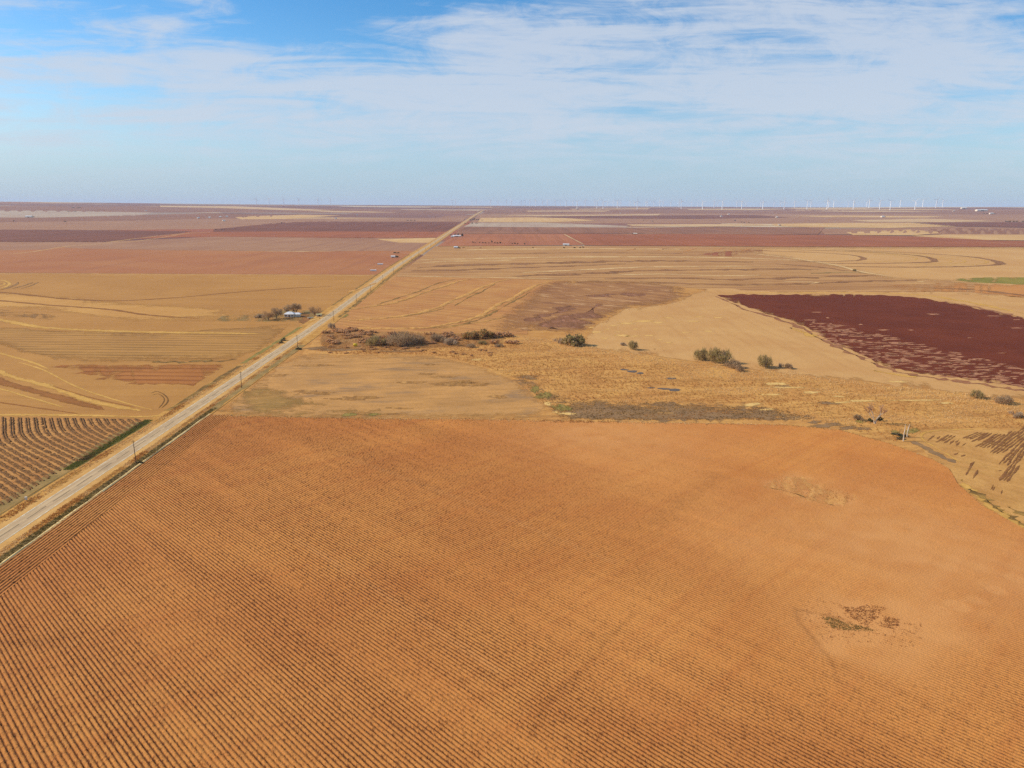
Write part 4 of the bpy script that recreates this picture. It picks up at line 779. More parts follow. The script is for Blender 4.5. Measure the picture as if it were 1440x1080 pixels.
olive_lf = plant_mat('olive leaves', S(168, 148, 88), S(136, 120, 70)); rust_lf = plant_mat('rust leaves', S(192, 146, 90), S(164, 122, 74))
red_tw = plant_mat('brown scrub', S(206, 164, 120), S(182, 138, 98)); brown_lf = plant_mat('brown leaves', S(176, 144, 108), S(142, 114, 84)); dark_lf = plant_mat('dark green leaves', S(78, 82, 50), S(56, 60, 40))
def make_shrub(name, mats, n, seed, leaf=.10, twig=False, clumps=9, stems=7):
    """unit shrub: about 1 m in radius and 1 m high"""
    R = random.Random(seed); root = empty(name, (0, 0, -500)); V, Fc = [], []
    for k in range(clumps):
        a = R.uniform(0, 6.3); r = R.random() ** .5 * .74; hh = R.uniform(.14, .70) * (1.15 - r * .85); c = (r * math.cos(a), r * math.sin(a), hh); q = R.uniform(.17, .36)
        if twig: twigs(V, Fc, c, (q, q, q * .8), n // clumps, leaf * 2.2, leaf * .16, R)
        leaves(V, Fc, c, (q, q, q * .75), n // clumps // (2 if twig else 1), leaf * (.6 if twig else 1), R, .3)
    idx = [R.choice((0, 0, 1)) for _ in Fc]; obj('foliage', V, Fc, None, root, mats, idx)
    V, Fc = [], []
    for k in range(stems):
        a = R.uniform(0, 6.3); r = R.uniform(.2, .6); mid = (r * .5 * math.cos(a), r * .5 * math.sin(a), .35); tube(V, Fc, (0.02 * math.cos(a), .02 * math.sin(a), -.02), mid, .035, .022, 4); tube(V, Fc, mid, (r * math.cos(a), r * math.sin(a), R.uniform(.6, .85)), .022, .006, 4)
    obj('stem', V, Fc, bark, root); return root
def make_tree(name, mats, seed, n=900, leaf=.42, h=10.0, spread=4.0, twig=True, base=.32):
    R = random.Random(seed); root = empty(name, (0, 0, -500)); V, Fc = [], []; tips = []
    fork = h * base; lean = Vector((R.uniform(-.3, .3), R.uniform(-.3, .3), fork)); tube(V, Fc, (0, 0, -.1), lean, .34, .26, 7)
    for k in range(7):
        a = k * 0.95 + R.uniform(-.3, .3); rr = R.uniform(.2, .6); e = lean + Vector((math.cos(a) * spread * rr, math.sin(a) * spread * rr, h * R.uniform(.02, .36))); tube(V, Fc, lean, e, .18, .11, 5)
        for j in range(4):
            b2 = a + R.uniform(-1.2, 1.2); f = e + Vector((math.cos(b2) * spread * R.uniform(.05, .45), math.sin(b2) * spread * R.uniform(.05, .45), h * R.uniform(-.04, .30))); tube(V, Fc, e, f, .09, .03, 4); tips.append(f)
        tips.append(e)
    trunk = obj('trunk', V, Fc, bark, root)
    V, Fc = [], []
    for f in tips:
        q = R.uniform(1.0, 1.7) * spread / 4.2
        if twig: twigs(V, Fc, f, (q, q, q), n // len(tips), leaf * 2.0, leaf * .13, R)
        leaves(V, Fc, f, (q, q, q * .8), n // len(tips) // (2 if twig else 1), leaf * (.75 if twig else 1), R)
    obj('crown', V, Fc, None, root, mats, [R.choice((0, 0, 1)) for _ in Fc]); return root
SH = {'olive': make_shrub('shrub', [olive_lf, grey_tw], 2000, 1, .08, False, 14), 'grey': make_shrub('shrub', [grey_tw, brown_lf], 1700, 2, .08, True, 15), 'silver': make_shrub('shrub', [blue_tw, grey_tw], 1100, 3, .09, True, 8),
      'rust': make_shrub('shrub', [rust_lf, olive_lf], 1700, 4, .085, False, 13), 'red': make_shrub('shrub', [red_tw, rust_lf], 420, 5, .17, False, 6, 4), 'olivegrey': make_shrub('shrub', [olive_lf, grey_tw], 1500, 6, .085, True, 12), 'dark': make_shrub('shrub', [dark_lf, brown_lf], 300, 8, .2, False, 6, 3)}
protos = list(SH.values())
def put(kind, name, px, py, wpx, hpx, label, cat, group=None, depth=1.0, off=0.0):
    p = PG(px, py); s = ppm(p); r = max(.25, wpx * 1.36 / s / 2); h = max(.3, hpx * 1.16 / s)
    o = dup(SH[kind], (p.x, p.y, p.z + .04 + off), random.uniform(0, 6.3), (r, r * depth, h)); o.name = name
    return tag(o, label, cat, group)
tl = 'shrubs in the creek thicket'
put('olivegrey', 'shrub', 530, 485, 24, 15, 'dark grey olive shrub next right of the yellow bale in the creek thicket', 'shrub', tl)
put('grey', 'shrub', 562, 484, 38, 20, 'largest grey twiggy shrub, in the middle of the creek thicket', 'shrub', tl)
put('grey', 'shrub', 587, 482.5, 18, 13, 'dark grey shrub leaning on the right side of the largest thicket shrub', 'shrub', tl)
put('grey', 'shrub', 616, 481, 19, 13, 'dark grey brown shrub just left of the silvery one', 'shrub', tl)
put('silver', 'shrub', 635, 484.5, 18, 12, 'pale silvery grey rounded shrub in the creek thicket', 'shrub', tl)
put('rust', 'shrub', 662, 476, 22, 14, 'rust and olive shrub left of its taller twin in the thicket', 'shrub', tl)
put('rust', 'shrub', 681, 475, 24, 16, 'taller rust brown shrub at the right end of the thicket', 'shrub', tl)
put('red', 'shrub', 702, 474, 18, 9, 'low reddish shrub trailing right of the rust brown shrubs', 'shrub', tl)
put('red', 'shrub', 715, 473, 13, 7, 'last low reddish shrub at the right tip of the thicket', 'shrub', tl)
put('grey', 'shrub', 662, 488, 12, 5.5, 'small grey shrub standing alone in straw below the rust shrubs', 'shrub', tl)
put('olivegrey', 'shrub', 679, 484, 12, 5.5, 'small olive grey shrub below the taller rust shrub', 'shrub', tl)
put('red', 'shrub', 696, 483, 14, 6.5, 'small reddish shrub below the right end of the thicket', 'shrub', tl)
put('grey', 'shrub', 702, 487.5, 11, 5, 'low grey shrub lowest of the group under the rust shrubs', 'shrub', tl)
put('red', 'shrub', 720, 483, 15, 6, 'isolated reddish shrub in pale straw right of the thicket', 'shrub', tl)
put('grey', 'shrub', 502, 487, 5, 3, 'tiny dark shrub right beside the yellow bale', 'shrub', tl) if False else None
put('silver', 'shrub', 466, 462, 9, 10, 'grey bare shrub at the road edge opposite the farmhouse', 'shrub')
put('olive', 'shrub', 804, 485.5, 31, 20, 'big round olive green shrub alone at the marsh edge', 'shrub')
put('silver', 'shrub', 786, 483, 13, 10, 'small silvery shrub touching the big olive shrub on its left', 'shrub')
put('olivegrey', 'shrub', 891, 492, 12, 14, 'small upright olive shrub between the big olive one and the right group', 'shrub')
put('silver', 'shrub', 877, 486, 8, 6, 'faint pale shrub left of the small upright olive shrub', 'shrub')
put('olivegrey', 'shrub', 984, 506, 19, 18, 'round olive grey shrub at the left of the right hand group', 'shrub')
put('olivegrey', 'shrub', 1013, 511, 32, 23, 'wide spreading olive grey shrub in the right hand group', 'shrub')
put('grey', 'shrub', 1030, 517, 18, 13, 'grey low shrub at the right foot of the wide spreading shrub', 'shrub')
put('grey', 'shrub', 1039, 522, 13, 10, 'small rounded grey shrub lowest in the right hand group', 'shrub')
put('olivegrey', 'shrub', 1076, 517, 19, 19, 'dense olive grey shrub at the tan field edge', 'shrub')
put('silver', 'shrub', 1098, 517, 6, 9, 'thin upright twiggy shrub right of the dense olive grey one', 'shrub')
put('grey', 'shrub', 1109, 518.5, 10, 9, 'small dark grey shrub, last of the row at the tan field edge', 'shrub')
put('olivegrey', 'shrub', 1374, 560, 17, 12, 'dark olive shrub in the straw at the far right', 'shrub')
put('grey', 'shrub', 1413, 567, 22, 13, 'grey shrub at the far right edge of the marsh', 'shrub')
put('silver', 'shrub', 1427, 586, 16, 10, 'faint thin shrub below the grey one at the right edge', 'shrub')
put('grey', 'shrub', 1207, 591, 11, 10, 'small grey shrub left of the pale bare tree', 'shrub')
put('dark', 'shrub', 197, 652, 7, 3.5, 'low dark shrub at the foot of the nearest utility pole', 'shrub')
put('dark', 'shrub', 400, 479, 7, 4, 'small dark shrub on the left verge below the farm', 'shrub')
put('dark', 'shrub', 396, 482.5, 6, 3, 'dark weed clump on the left verge below a small shrub', 'shrub')
put('dark', 'shrub', 420, 492, 7, 3.5, 'low dark shrub by the pole at the pasture corner', 'shrub')
put('dark', 'shrub', 1262, 613, 14, 4, 'low dark shrub shape standing for fallen log and debris shade left of the two bleached trunks', 'shrub')  # shrub form added for the dark of fallen logs and debris shadow
put('dark', 'shrub', 1267, 618, 9, 3.5, 'small dark shrub shape standing for log and debris shade at the foot of the nearer bleached trunk', 'shrub')  # also added for the log and debris shadow by the trunk
put('dark', 'shrub', 1273, 614, 7, 3, 'little dark shrub between the two bleached trunks', 'shrub')
put('dark', 'shrub', 1223, 593, 7, 5, 'dark little shrub shape standing for the shade left of the foot of the pale bare tree', 'shrub')  # shrub form added where only the shadow beside the tree lies
put('dark', 'shrub', 1237, 592, 7, 6, 'dark little shrub shape standing for the shade right of the foot of the pale bare tree', 'shrub')  # same stand-in for the shadow on the tree's other side
put('olive', 'shrub', 1201, 381.5, 5, 4, 'small green tree in the striped field on the right', 'shrub')
Rr = random.Random(3)
zone = [(462, 464), (500, 461), (530, 468), (600, 470), (660, 470), (640, 482), (545, 487), (505, 483), (462, 486), (446, 480)]
k = 0
while k < 74:
    x, y = Rr.uniform(446, 660), Rr.uniform(459, 488)
    if not inside(zone, x, y) or abs(x - 499.7) < 9 and y > 479: continue
    put('red', 'scrub', x, y, Rr.uniform(6, 14), Rr.uniform(2.5, 5.5), 'low reddish brown scrub at the left of the creek thicket', 'scrub', 'reddish scrub along the creek'); k += 1
for k in range(26):
    x = Rr.uniform(440, 700); y = Rr.uniform(487, 498) + max(0, x - 600) * .06
    put('red', 'scrub', x, y, Rr.uniform(4, 8), Rr.uniform(1.6, 3.0), 'small reddish brown tuft of scrub scattered below the creek thicket', 'scrub', 'scattered scrub below the creek thicket')

# farm trees
T1 = make_tree('tree', [brown_lf, grey_tw], 41, 2300, .42, 10, 5.4, base=.14); T2 = make_tree('tree', [grey_tw, brown_lf], 42, 2100, .42, 11, 5.2, base=.16); T3 = make_tree('tree', [brown_lf, rust_lf], 43, 2300, .42, 10, 5.8, base=.1)
TF = make_tree('tree', [dark_lf, brown_lf], 44, 420, 1.0, 8, 3.6, False)
protos += [T1, T2, T3, TF]
def plant(t, px, py, hpx, h0, label, group=None, wide=1.0, name='tree'):
    p = PG(px, py); s = hpx / ppm(p) / h0; o = dup(t, (p.x, p.y, p.z + .05), random.uniform(0, 6.3), (s * wide, s * wide, s)); o.name = name
    return tag(o, label, 'tree', group)
g = 'trees round the farmhouse'
plant(T3, 378, 450, 16, 11, 'leftmost brown farmyard tree, branching from the ground', g, 1.1)
plant(T1, 389, 448, 19, 11, 'thin brown tree just left of the white roofed farmhouse', g)
plant(T2, 405, 441, 18, 12, 'tall pale brown tree behind the farmhouse roof', g)
plant(T1, 417, 440, 17, 11, 'dense dark brown tree behind the right end of the farmhouse', g)
plant(T3, 442, 443, 15, 11, 'broad brown tree nearest the road at the farm', g, 1.25)
put('silver', 'shrub', 366, 447, 9, 7, 'greyish shrub left of the farmyard trees', 'shrub')
put('silver', 'shrub', 359, 447, 6, 4, 'small faint shrub leftmost of the farmyard', 'shrub')
# bare pale tree and two bleached trunks
def bare_tree():
    R = random.Random(9); p = PG(1230, 596); H0 = 29 / ppm(p); root = empty('bare_tree', (p.x, p.y, p.z + .03)); V, Fc = [], []
    V2, F2 = [], []
    def grow(a, d, ln, r, lev):
        nonlocal V, Fc, V2, F2
        e = a + d * ln; tube(V if lev < 3 else V2, Fc if lev < 3 else F2, a, e, r, r * .6, 5)
        if lev >= 5: return
        for _ in range(2 if lev < 2 else 3):
            q = (d + Vector((R.uniform(-.75, .75), R.uniform(-.75, .75), R.uniform(0, .35)))).normalized(); grow(e, q, ln * R.uniform(.66, .9), r * .66, lev + 1)
    tw = plant_mat('rosy twigs', S(196, 158, 128), S(166, 130, 104))
    for kx in (-.25, .3):
        V, Fc, V2, F2 = [], [], [], []
        grow(Vector((kx * .4, 0, -.1)), Vector((kx, .1, 1)).normalized(), H0 * .27, .36, 0)
        st = obj('trunk', V, Fc, pbark, root); obj('twigs', V2, F2, tw, st)
    tag(root, 'bare pale tree standing in the marsh grass on the right', 'tree')
bare_tree()
for px, py, hpx, lb in ((1270.3, 620.5, 25, 'taller bleached dead trunk nearer the orange field'), (1275.6, 615, 19.5, 'slimmer bleached dead trunk right of the other')):
    p = PG(px, py); h = hpx / ppm(p); V, Fc = [], []; pt = [Vector((0, 0, -.1)), Vector((-.15, 0, h * .35)), Vector((.1, .1, h * .7)), Vector((-.1 if px < 1272 else .4, 0, h))]
    for i, (r0, r1) in enumerate(((.3, .25), (.25, .19), (.19, .09))): tube(V, Fc, pt[i], pt[i + 1], r0, r1, 7)
    root = empty('dead_trunk', (p.x, p.y, p.z + .03)); obj('trunk', V, Fc, pbark, root); V, Fc = [], []
    tube(V, Fc, pt[2], pt[2] + Vector((-.5, .1, .9)), .08, .03, 4); obj('broken_branch', V, Fc, pbark, root); V, Fc = [], []; tube(V, Fc, pt[1], pt[1] + Vector((.5, .2, .7)), .09, .03, 4); obj('broken_branch', V, Fc, pbark, root)
    tag(root, lb, 'dead tree', 'bleached dead trunks')

# tall grass, reeds and weeds (nobody could count them)
def tufts(name, poly, n, hmin, hmax, mats, label, excl=(), noise=40.0, gpoly=None, blades=4, lean=.35, wd=.16, dens=None, xbias=0.0, topline=None):
    R = np.random.default_rng(len(name) + n)
    pts = gpoly or [(PG(*q).x, PG(*q).y) for q in poly]
    xs = [q[0] for q in pts]; ys = [q[1] for q in pts]
    X = R.uniform(min(xs), max(xs), n * 6); Y = R.uniform(min(ys), max(ys), n * 6); kk = np_inside(pts, X, Y)
    for ex in excl: kk &= ~np_inside([(PG(*q).x, PG(*q).y) for q in ex], X, Y)
    nz = vnoise(X / (noise * 1.7), Y / (noise * .4), 3) * .55 + vnoise(X / (noise * .5), Y / (noise * .15), 4) * .45
    if topline: nz = np.clip(nz + .55 * np.exp(-(seg_dist([(PG(*q).x, PG(*q).y) for q in topline + topline[-2:0:-1]], X, Y) / 20.0) ** 2) - .10, 0, 1)
    if dens is not None: kk &= R.random(len(X)) < dens(nz)
    X, Y, nz = X[kk][:n], Y[kk][:n], nz[kk][:n]; n = len(X)
    base = np.repeat(np.stack([X, Y, np.full(n, .08)], 1), blades, 0); m_ = n * blades
    a = R.uniform(0, 6.283, m_); ln = R.uniform(hmin, hmax, m_) * np.repeat(.7 + .6 * nz, blades); w = wd * R.uniform(.6, 1.4, m_)
    base[:, 0] += R.normal(0, .22, m_); base[:, 1] += R.normal(0, .22, m_)
    side = np.stack([np.cos(a) * w, np.sin(a) * w, np.zeros(m_)], 1); a2 = R.uniform(0, 6.283, m_)
    tip = base + np.stack([np.cos(a2) * ln * lean, np.sin(a2) * ln * lean, ln], 1)
    co = np.stack([base - side, base + side, tip + side * .25], 1).reshape(-1, 3).astype(np.float32)
    me = bpy.data.meshes.new(name); me.vertices.add(m_ * 3); me.vertices.foreach_set('co', co.ravel()); me.loops.add(m_ * 3); me.loops.foreach_set('vertex_index', np.arange(m_ * 3, dtype=np.int32))
    me.polygons.add(m_); me.polygons.foreach_set('loop_start', np.arange(m_, dtype=np.int32) * 3); me.polygons.foreach_set('loop_total', np.full(m_, 3, np.int32))
    mi = np.clip((np.repeat(nz * 1.5 - .25 + np.clip(xbias * X, -.25, .35), blades) + R.normal(0, .09, m_)) * len(mats), 0, len(mats) - 1).astype(np.int32)
    for q in mats: me.materials.append(q)
    me.polygons.foreach_set('material_index', mi); me.update(calc_edges=True)
    o = bpy.data.objects.new(name, me); COL.objects.link(o); return tag(o, label, 'grass', kind='stuff')
g_rust = plant_mat('rust reed', S(200, 142, 80), S(184, 128, 70)); g_gold = plant_mat('golden reed', S(212, 166, 100), S(200, 152, 90)); g_straw = plant_mat('straw reed', S(242, 206, 146), S(230, 190, 128)); g_dark = plant_mat('dark weed', S(124, 104, 66), S(98, 82, 52)); g_green = plant_mat('green grass', S(136, 132, 66), S(112, 112, 54)); g_brown = plant_mat('brown stalk', S(176, 116, 70), S(146, 96, 58))
reed_poly = [(470, 470), (520, 474), (600, 470), (700, 471), (780, 477), (826, 487), (900, 499), (985, 512), (1060, 522), (1120, 524), (1180, 534), (1300, 548), (1380, 555), (1440, 563), (1600, 582), (1600, 622), (1440, 602), (1300, 603), (1262, 622), (1180, 600), (1100, 588), (1085, 572), (1040, 568), (940, 567), (860, 566), (800, 562), (760, 546), (722, 532), (690, 519), (640, 505), (600, 499), (470, 498), (440, 492)]
tufts('dry_reeds', reed_poly, 17000, .4, 1.0, [g_rust, g_rust, g_gold, g_gold, g_straw, g_straw], 'tall dry reeds and grass filling the creek marsh', excl=[[(868, 518), (905, 519), (910, 528), (868, 524)], [(915, 541), (965, 544), (962, 552), (920, 549)], [(492, 480), (508, 480), (510, 494), (490, 494)], [(1044,569),(1058,566.8),(1072,569),(1058,571.2)], [(1075,540),(1095,538),(1115,540),(1095,542)], [(1086,545),(1110,543.6),(1134,545),(1110,546.4)], [(1071,555),(1085,553.6),(1099,555),(1085,556.4)], [(1180,564),(1210,562.4),(1240,564),(1210,565.6)], [(1171,566),(1185,564.6),(1199,566),(1185,567.4)], [(1256,563),(1290,561.8),(1324,563),(1290,564.2)], [(1122,552),(1140,550.6),(1158,552),(1140,553.4)], [(1240,537),(1260,536),(1280,537),(1260,538)], [(1168,558),(1180,556.8),(1192,558),(1180,559.2)], [(1316,567),(1330,566),(1344,567),(1330,568)]], blades=4, wd=.11, xbias=.0012, topline=[(700, 471), (780, 477), (826, 487), (900, 499), (985, 512), (1060, 522), (1120, 524), (1180, 534), (1300, 548), (1440, 563)])
tufts('dry_reeds', [(735, 537), (760, 548), (800, 563), (940, 568), (1085, 573), (1150, 590), (1060, 591), (900, 591), (790, 590), (768, 571)], 1800, .25, .6, [g_rust, plant_mat('dull reed', S(166, 132, 84), S(142, 112, 72)), g_gold], 'short sparse reeds on the dark mud', blades=4)
tufts('crop_residue', [(1183, 852), (1200, 856), (1225, 849), (1245, 855), (1235, 868), (1215, 880), (1195, 868)], 330, .1, .3, [g_brown], 'dark brown clump of old stalks in the orange field', blades=3, lean=.9, wd=.12)
tufts('crop_residue', [(1243, 868), (1264, 870), (1262, 882), (1250, 884), (1240, 882)], 60, .1, .3, [g_brown], 'small dark clump of old stalks right of the larger one', blades=6, lean=.9, wd=.12)
tufts('weeds', [(1155, 868), (1166, 868), (1190, 876), (1222, 884), (1232, 888), (1190, 887), (1168, 883)], 330, .1, .3, [plant_mat('olive weed', S(158, 136, 78), S(134, 116, 64))], 'olive green streak of weeds in the orange field', blades=3, lean=.7, wd=.1)
tufts('crop_residue', [(1110, 850), (1150, 840), (1300, 880), (1290, 915), (1240, 905), (1160, 905)], 260, .1, .3, [g_brown, g_brown, g_gold], 'scattered stalks round the sandy spot of the orange field', blades=4, lean=.9, wd=.09)
tufts('weeds', [(1072, 684), (1106, 671), (1150, 676), (1205, 699), (1184, 711), (1150, 706)], 420, .1, .3, [g_gold, g_straw, g_rust], 'sparse pale weeds on the old rectangle', blades=4, lean=.8, wd=.1)
def side_poly(o0, o1, y0, y1):
    ys = np.linspace(y0, y1, 10); return [(road_x(y) + o0, y) for y in ys] + [(road_x(y) + o1, y) for y in ys[::-1]]
tufts('ditch_grass', None, 2200, .15, .45, [g_dark, plant_mat('olive ditch blade', S(132, 112, 60), S(104, 90, 48))], 'rough dark grass in the right hand ditch', gpoly=side_poly(8.9, 11.5, 120, 345))
tufts('ditch_grass', None, 1700, .2, .6, [g_green, g_green, g_dark], 'rank green grass in the left hand ditch', gpoly=side_poly(-14.6, -11.2, 258, 324))
tufts('verge_grass', None, 5200, .15, .45, [g_gold, g_straw, g_rust], 'short straw grass on the right verge', gpoly=side_poly(5.8, 8.8, 120, 520))
tufts('verge_grass', None, 4200, .15, .45, [g_gold, g_straw, g_rust], 'short straw grass on the left verge', gpoly=side_poly(-9.8, -5.8, 120, 520))
tufts('verge_grass', None, 500, .2, .5, [g_straw, g_straw, g_gold], 'bleached grass along the edge of the orange field', gpoly=side_poly(11.7, 12.5, 120, 334), blades=5, lean=.8)
tufts('field_edge_grass', [(300, 583), (360, 585), (540, 588), (700, 589), (780, 591), (900, 593), (1000, 595), (1100, 597), (1180, 604), (1250, 623), (1310, 645), (1335, 659), (1310, 647), (1250, 625.5), (1180, 606.5), (1100, 599.5), (1000, 597.5), (900, 596.5), (780, 594.5), (700, 592.5), (540, 591.5), (360, 588.5), (300, 587)], 2600, .3, .7, [g_gold, g_straw, g_rust], 'straw grass fringe along the top of the orange field', blades=5, lean=.6)

# ------------------------------------------------------------------ buildings and farm things
def box(V, Fc, x0, x1, y0, y1, z0, z1):
    b = len(V); V += [Vector(q) for q in ((x0, y0, z0), (x1, y0, z0), (x1, y1, z0), (x0, y1, z0), (x0, y0, z1), (x1, y0, z1), (x1, y1, z1), (x0, y1, z1))]
    Fc += [tuple(b + i for i in f) for f in ((3, 2, 1, 0), (4, 5, 6, 7), (0, 1, 5, 4), (1, 2, 6, 5), (2, 3, 7, 6), (3, 0, 4, 7))]
wh_wall = flat_mat('white wall', S(244, 230, 206), S(224, 206, 180), 2); wh_roof = flat_mat('white metal roof', S(245, 243, 238), S(225, 222, 216), 3, .5, .3); dk_glass = flat_mat('dark glass', S(46, 52, 60), S(60, 66, 74), 1, .25, .5)
gr_roof = flat_mat('grey shingle roof', S(150, 140, 132), S(128, 118, 110), 2); tan_wall = flat_mat('tan wall', S(214, 190, 158), S(196, 170, 138), 2); brn_door = flat_mat('brown door', S(110, 82, 62), S(92, 68, 50), 1)
def gable(V, Fc, w, d, h, rh, o=.4, th=.16):
    b = len(V); P = [(-w / 2 - o, -d / 2 - o, h - .12), (w / 2 + o, -d / 2 - o, h - .12), (w / 2 + o, 0, h + rh), (-w / 2 - o, 0, h + rh), (-w / 2 - o, d / 2 + o, h - .12), (w / 2 + o, d / 2 + o, h - .12)]
    V += [Vector(p) for p in P] + [Vector((p[0], p[1], p[2] + th)) for p in P]
    Fc += [tuple(b + i for i in f) for f in ((6, 7, 8, 9), (9, 8, 11, 10), (3, 2, 1, 0), (4, 5, 2, 3), (0, 1, 7, 6), (5, 4, 10, 11), (1, 2, 8, 7), (2, 5, 11, 8), (3, 0, 6, 9), (4, 3, 9, 10))]
def gable_walls(V, Fc, w, d, h, rh):
    b = len(V); V += [Vector(q) for q in ((-w / 2, -d / 2, 0), (w / 2, -d / 2, 0), (w / 2, d / 2, 0), (-w / 2, d / 2, 0), (-w / 2, -d / 2, h), (w / 2, -d / 2, h), (w / 2, d / 2, h), (-w / 2, d / 2, h), (-w / 2, 0, h + rh), (w / 2, 0, h + rh))]
    Fc += [tuple(b + i for i in f) for f in ((0, 1, 5, 4), (1, 2, 6, 9, 5), (2, 3, 7, 6), (3, 0, 4, 8, 7), (3, 2, 1, 0))]
def house(name, loc, w, d, h, rh, rz, wall, roof, label, cat='house', barn=False):
    root = empty(name, loc, rz); V, Fc = [], []; gable_walls(V, Fc, w, d, h, rh); obj('wall', V, Fc, wall, root)
    V, Fc = [], []; gable(V, Fc, w, d, h, rh); obj('roof', V, Fc, roof, root)
    V, Fc = [], []; dw, dh = (w * .3, h * .8) if barn else (1.0, 2.05); box(V, Fc, -dw / 2, dw / 2, -d / 2 - .06, -d / 2 + .02, 0.02, dh); obj('door', V, Fc, brn_door, root)
    for sx in ((-.34, .34) if not barn else ()):
        V, Fc = [], []; box(V, Fc, sx * w - .6, sx * w + .6, -d / 2 - .05, -d / 2 + .02, 1.0, 2.1); obj('window', V, Fc, dk_glass, root)
    return tag(root, label, cat)
def at(px, py): p = PG(px, py); return (p.x, p.y, p.z + .04)
# farmhouse with hipped white roof and a lower wing
def farmhouse():
    p = PG(406.5, 446.3); root = empty('farmhouse', (p.x, p.y + 3, p.z + .25), math.radians(6)); V, Fc = [], []
    box(V, Fc, -4.3, 4.3, -3.4, 3.4, 0, 2.7); obj('wall', V, Fc, wh_wall, root)
    V, Fc = [], []; e = [(-4.9, -4, 2.7), (4.9, -4, 2.7), (4.9, 4, 2.7), (-4.9, 4, 2.7), (-1.6, 0, 4.6), (1.6, 0, 4.6)]; V += [Vector(q) for q in e]; Fc += [(0, 1, 5, 4), (1, 2, 5), (2, 3, 4, 5), (3, 0, 4), (3, 2, 1, 0)]; obj('roof', V, Fc, wh_roof, root)
    V, Fc = [], []; box(V, Fc, 4.32, 9.2, -1.6, 3.6, 0, 2.3); w = obj('wing', V, Fc, wh_wall, root)
    V, Fc = [], []; V += [Vector(q) for q in ((5.0, -2.1, 2.3), (9.8, -2.1, 2.3), (9.8, 4.1, 2.3), (5.0, 4.1, 2.3), (5.0, 1, 3.6), (8.2, 1, 3.6))]; Fc += [(0, 1, 5, 4), (1, 2, 5), (2, 3, 4, 5), (3, 2, 1, 0), (3, 0, 4)]; obj('wing_roof', V, Fc, wh_roof, w)
    V, Fc = [], []; box(V, Fc, -.5, .5, -3.47, -3.38, 0, 2.05); obj('door', V, Fc, brn_door, root)
    for x in (-2.8, 2.6): V, Fc = [], []; box(V, Fc, x - .6, x + .6, -3.46, -3.38, .9, 2.1); obj('window', V, Fc, dk_glass, root)
    V, Fc = [], []; box(V, Fc, -1.4, -.9, .3, .8, 3.9, 5.1); obj('chimney', V, Fc, gr_roof, root)
    tag(root, 'white farmhouse with a hipped white roof among brown trees by the road', 'house')
farmhouse()
def shed(px, py):
    root = empty('shed', at(px, py), math.radians(18)); V, Fc = [], []; box(V, Fc, -2.4, 2.4, -1.2, 1.2, .0, 1.9); obj('wall', V, Fc, tan_wall, root)
    V, Fc = [], []; b = [(-2.7, -1.5, 1.85), (2.7, -1.5, 1.85), (2.7, 1.5, 2.25), (-2.7, 1.5, 2.25)]; V += [Vector(q) for q in b] + [Vector((q[0], q[1], q[2] + .12)) for q in b]; Fc += [(3, 2, 1, 0), (4, 5, 6, 7), (0, 1, 5, 4), (1, 2, 6, 5), (2, 3, 7, 6), (3, 0, 4, 7)]; obj('roof', V, Fc, flat_mat('pale green roof', S(214, 200, 140), S(190, 176, 120), 1), root)
    V, Fc = [], []; box(V, Fc, -.6, .6, -1.26, -1.18, 0, 1.7); obj('door', V, Fc, brn_door, root); tag(root, 'small pale yellow roofed shed between the farm trees and the road', 'shed')
shed(449, 445)
def trailer(px, py):
    root = empty('trailer', at(px, py), math.radians(35)); V, Fc = [], []; box(V, Fc, -2.4, 2.4, -1.0, 1.0, .55, .75); obj('deck', V, Fc, wh_wall, root)
    V, Fc = [], []; box(V, Fc, -2.4, 2.4, -1.0, -.93, .76, 1.15); box(V, Fc, -2.4, 2.4, .93, 1.0, .76, 1.15); obj('side_board', V, Fc, wh_wall, root)
    for y in (-1.12, 1.12):
        V, Fc = [], []; tube(V, Fc, (-.4, y - .1, .36), (-.4, y + .1, .36), .36, .36, 12); obj('wheel', V, Fc, flat_mat('tyre', S(50, 46, 44)), root)
    V, Fc = [], []; tube(V, Fc, (2.4, 0, .6), (3.5, 0, .5), .06, .05, 5); obj('drawbar', V, Fc, gr_roof, root); tag(root, 'small white flat trailer parked in the dirt yard of the farmhouse', 'trailer')
trailer(436.5, 448)
def round_bale():
    p = PG(499.7, 487); root = empty('round_bale', (p.x, p.y, p.z + 1.05), math.radians(12)); mt = flat_mat('yellow bale wrap', S(246, 208, 30), S(230, 188, 26), .4, .5, .3); n = 28; V, Fc = [], []
    prof = [(-1.4, .93), (-1.33, 1.02), (0, 1.05), (1.33, 1.02), (1.4, .93)]
    for x, r in prof:
        for k in range(n): a = 2 * math.pi * k / n; V.append(Vector((x, r * math.cos(a), r * math.sin(a))))
    for i in range(4):
        for k in range(n): Fc.append((i * n + k, (i + 1) * n + k, (i + 1) * n + (k + 1) % n, i * n + (k + 1) % n))
    obj('wrap', V, Fc, mt, root, smooth=True)
    for sx in (-1, 1):
        V = [Vector((sx * 1.405, .92 * math.cos(2 * math.pi * k / n), .92 * math.sin(2 * math.pi * k / n))) for k in range(n)]; obj('bale_end', V, [tuple(range(n)) if sx > 0 else tuple(reversed(range(n)))], flat_mat('pale bale end', S(236, 206, 110), S(214, 180, 80), .3), root)
    tag(root, 'bright yellow wrapped round bale at the edge of the creek thicket', 'bale')
round_bale()
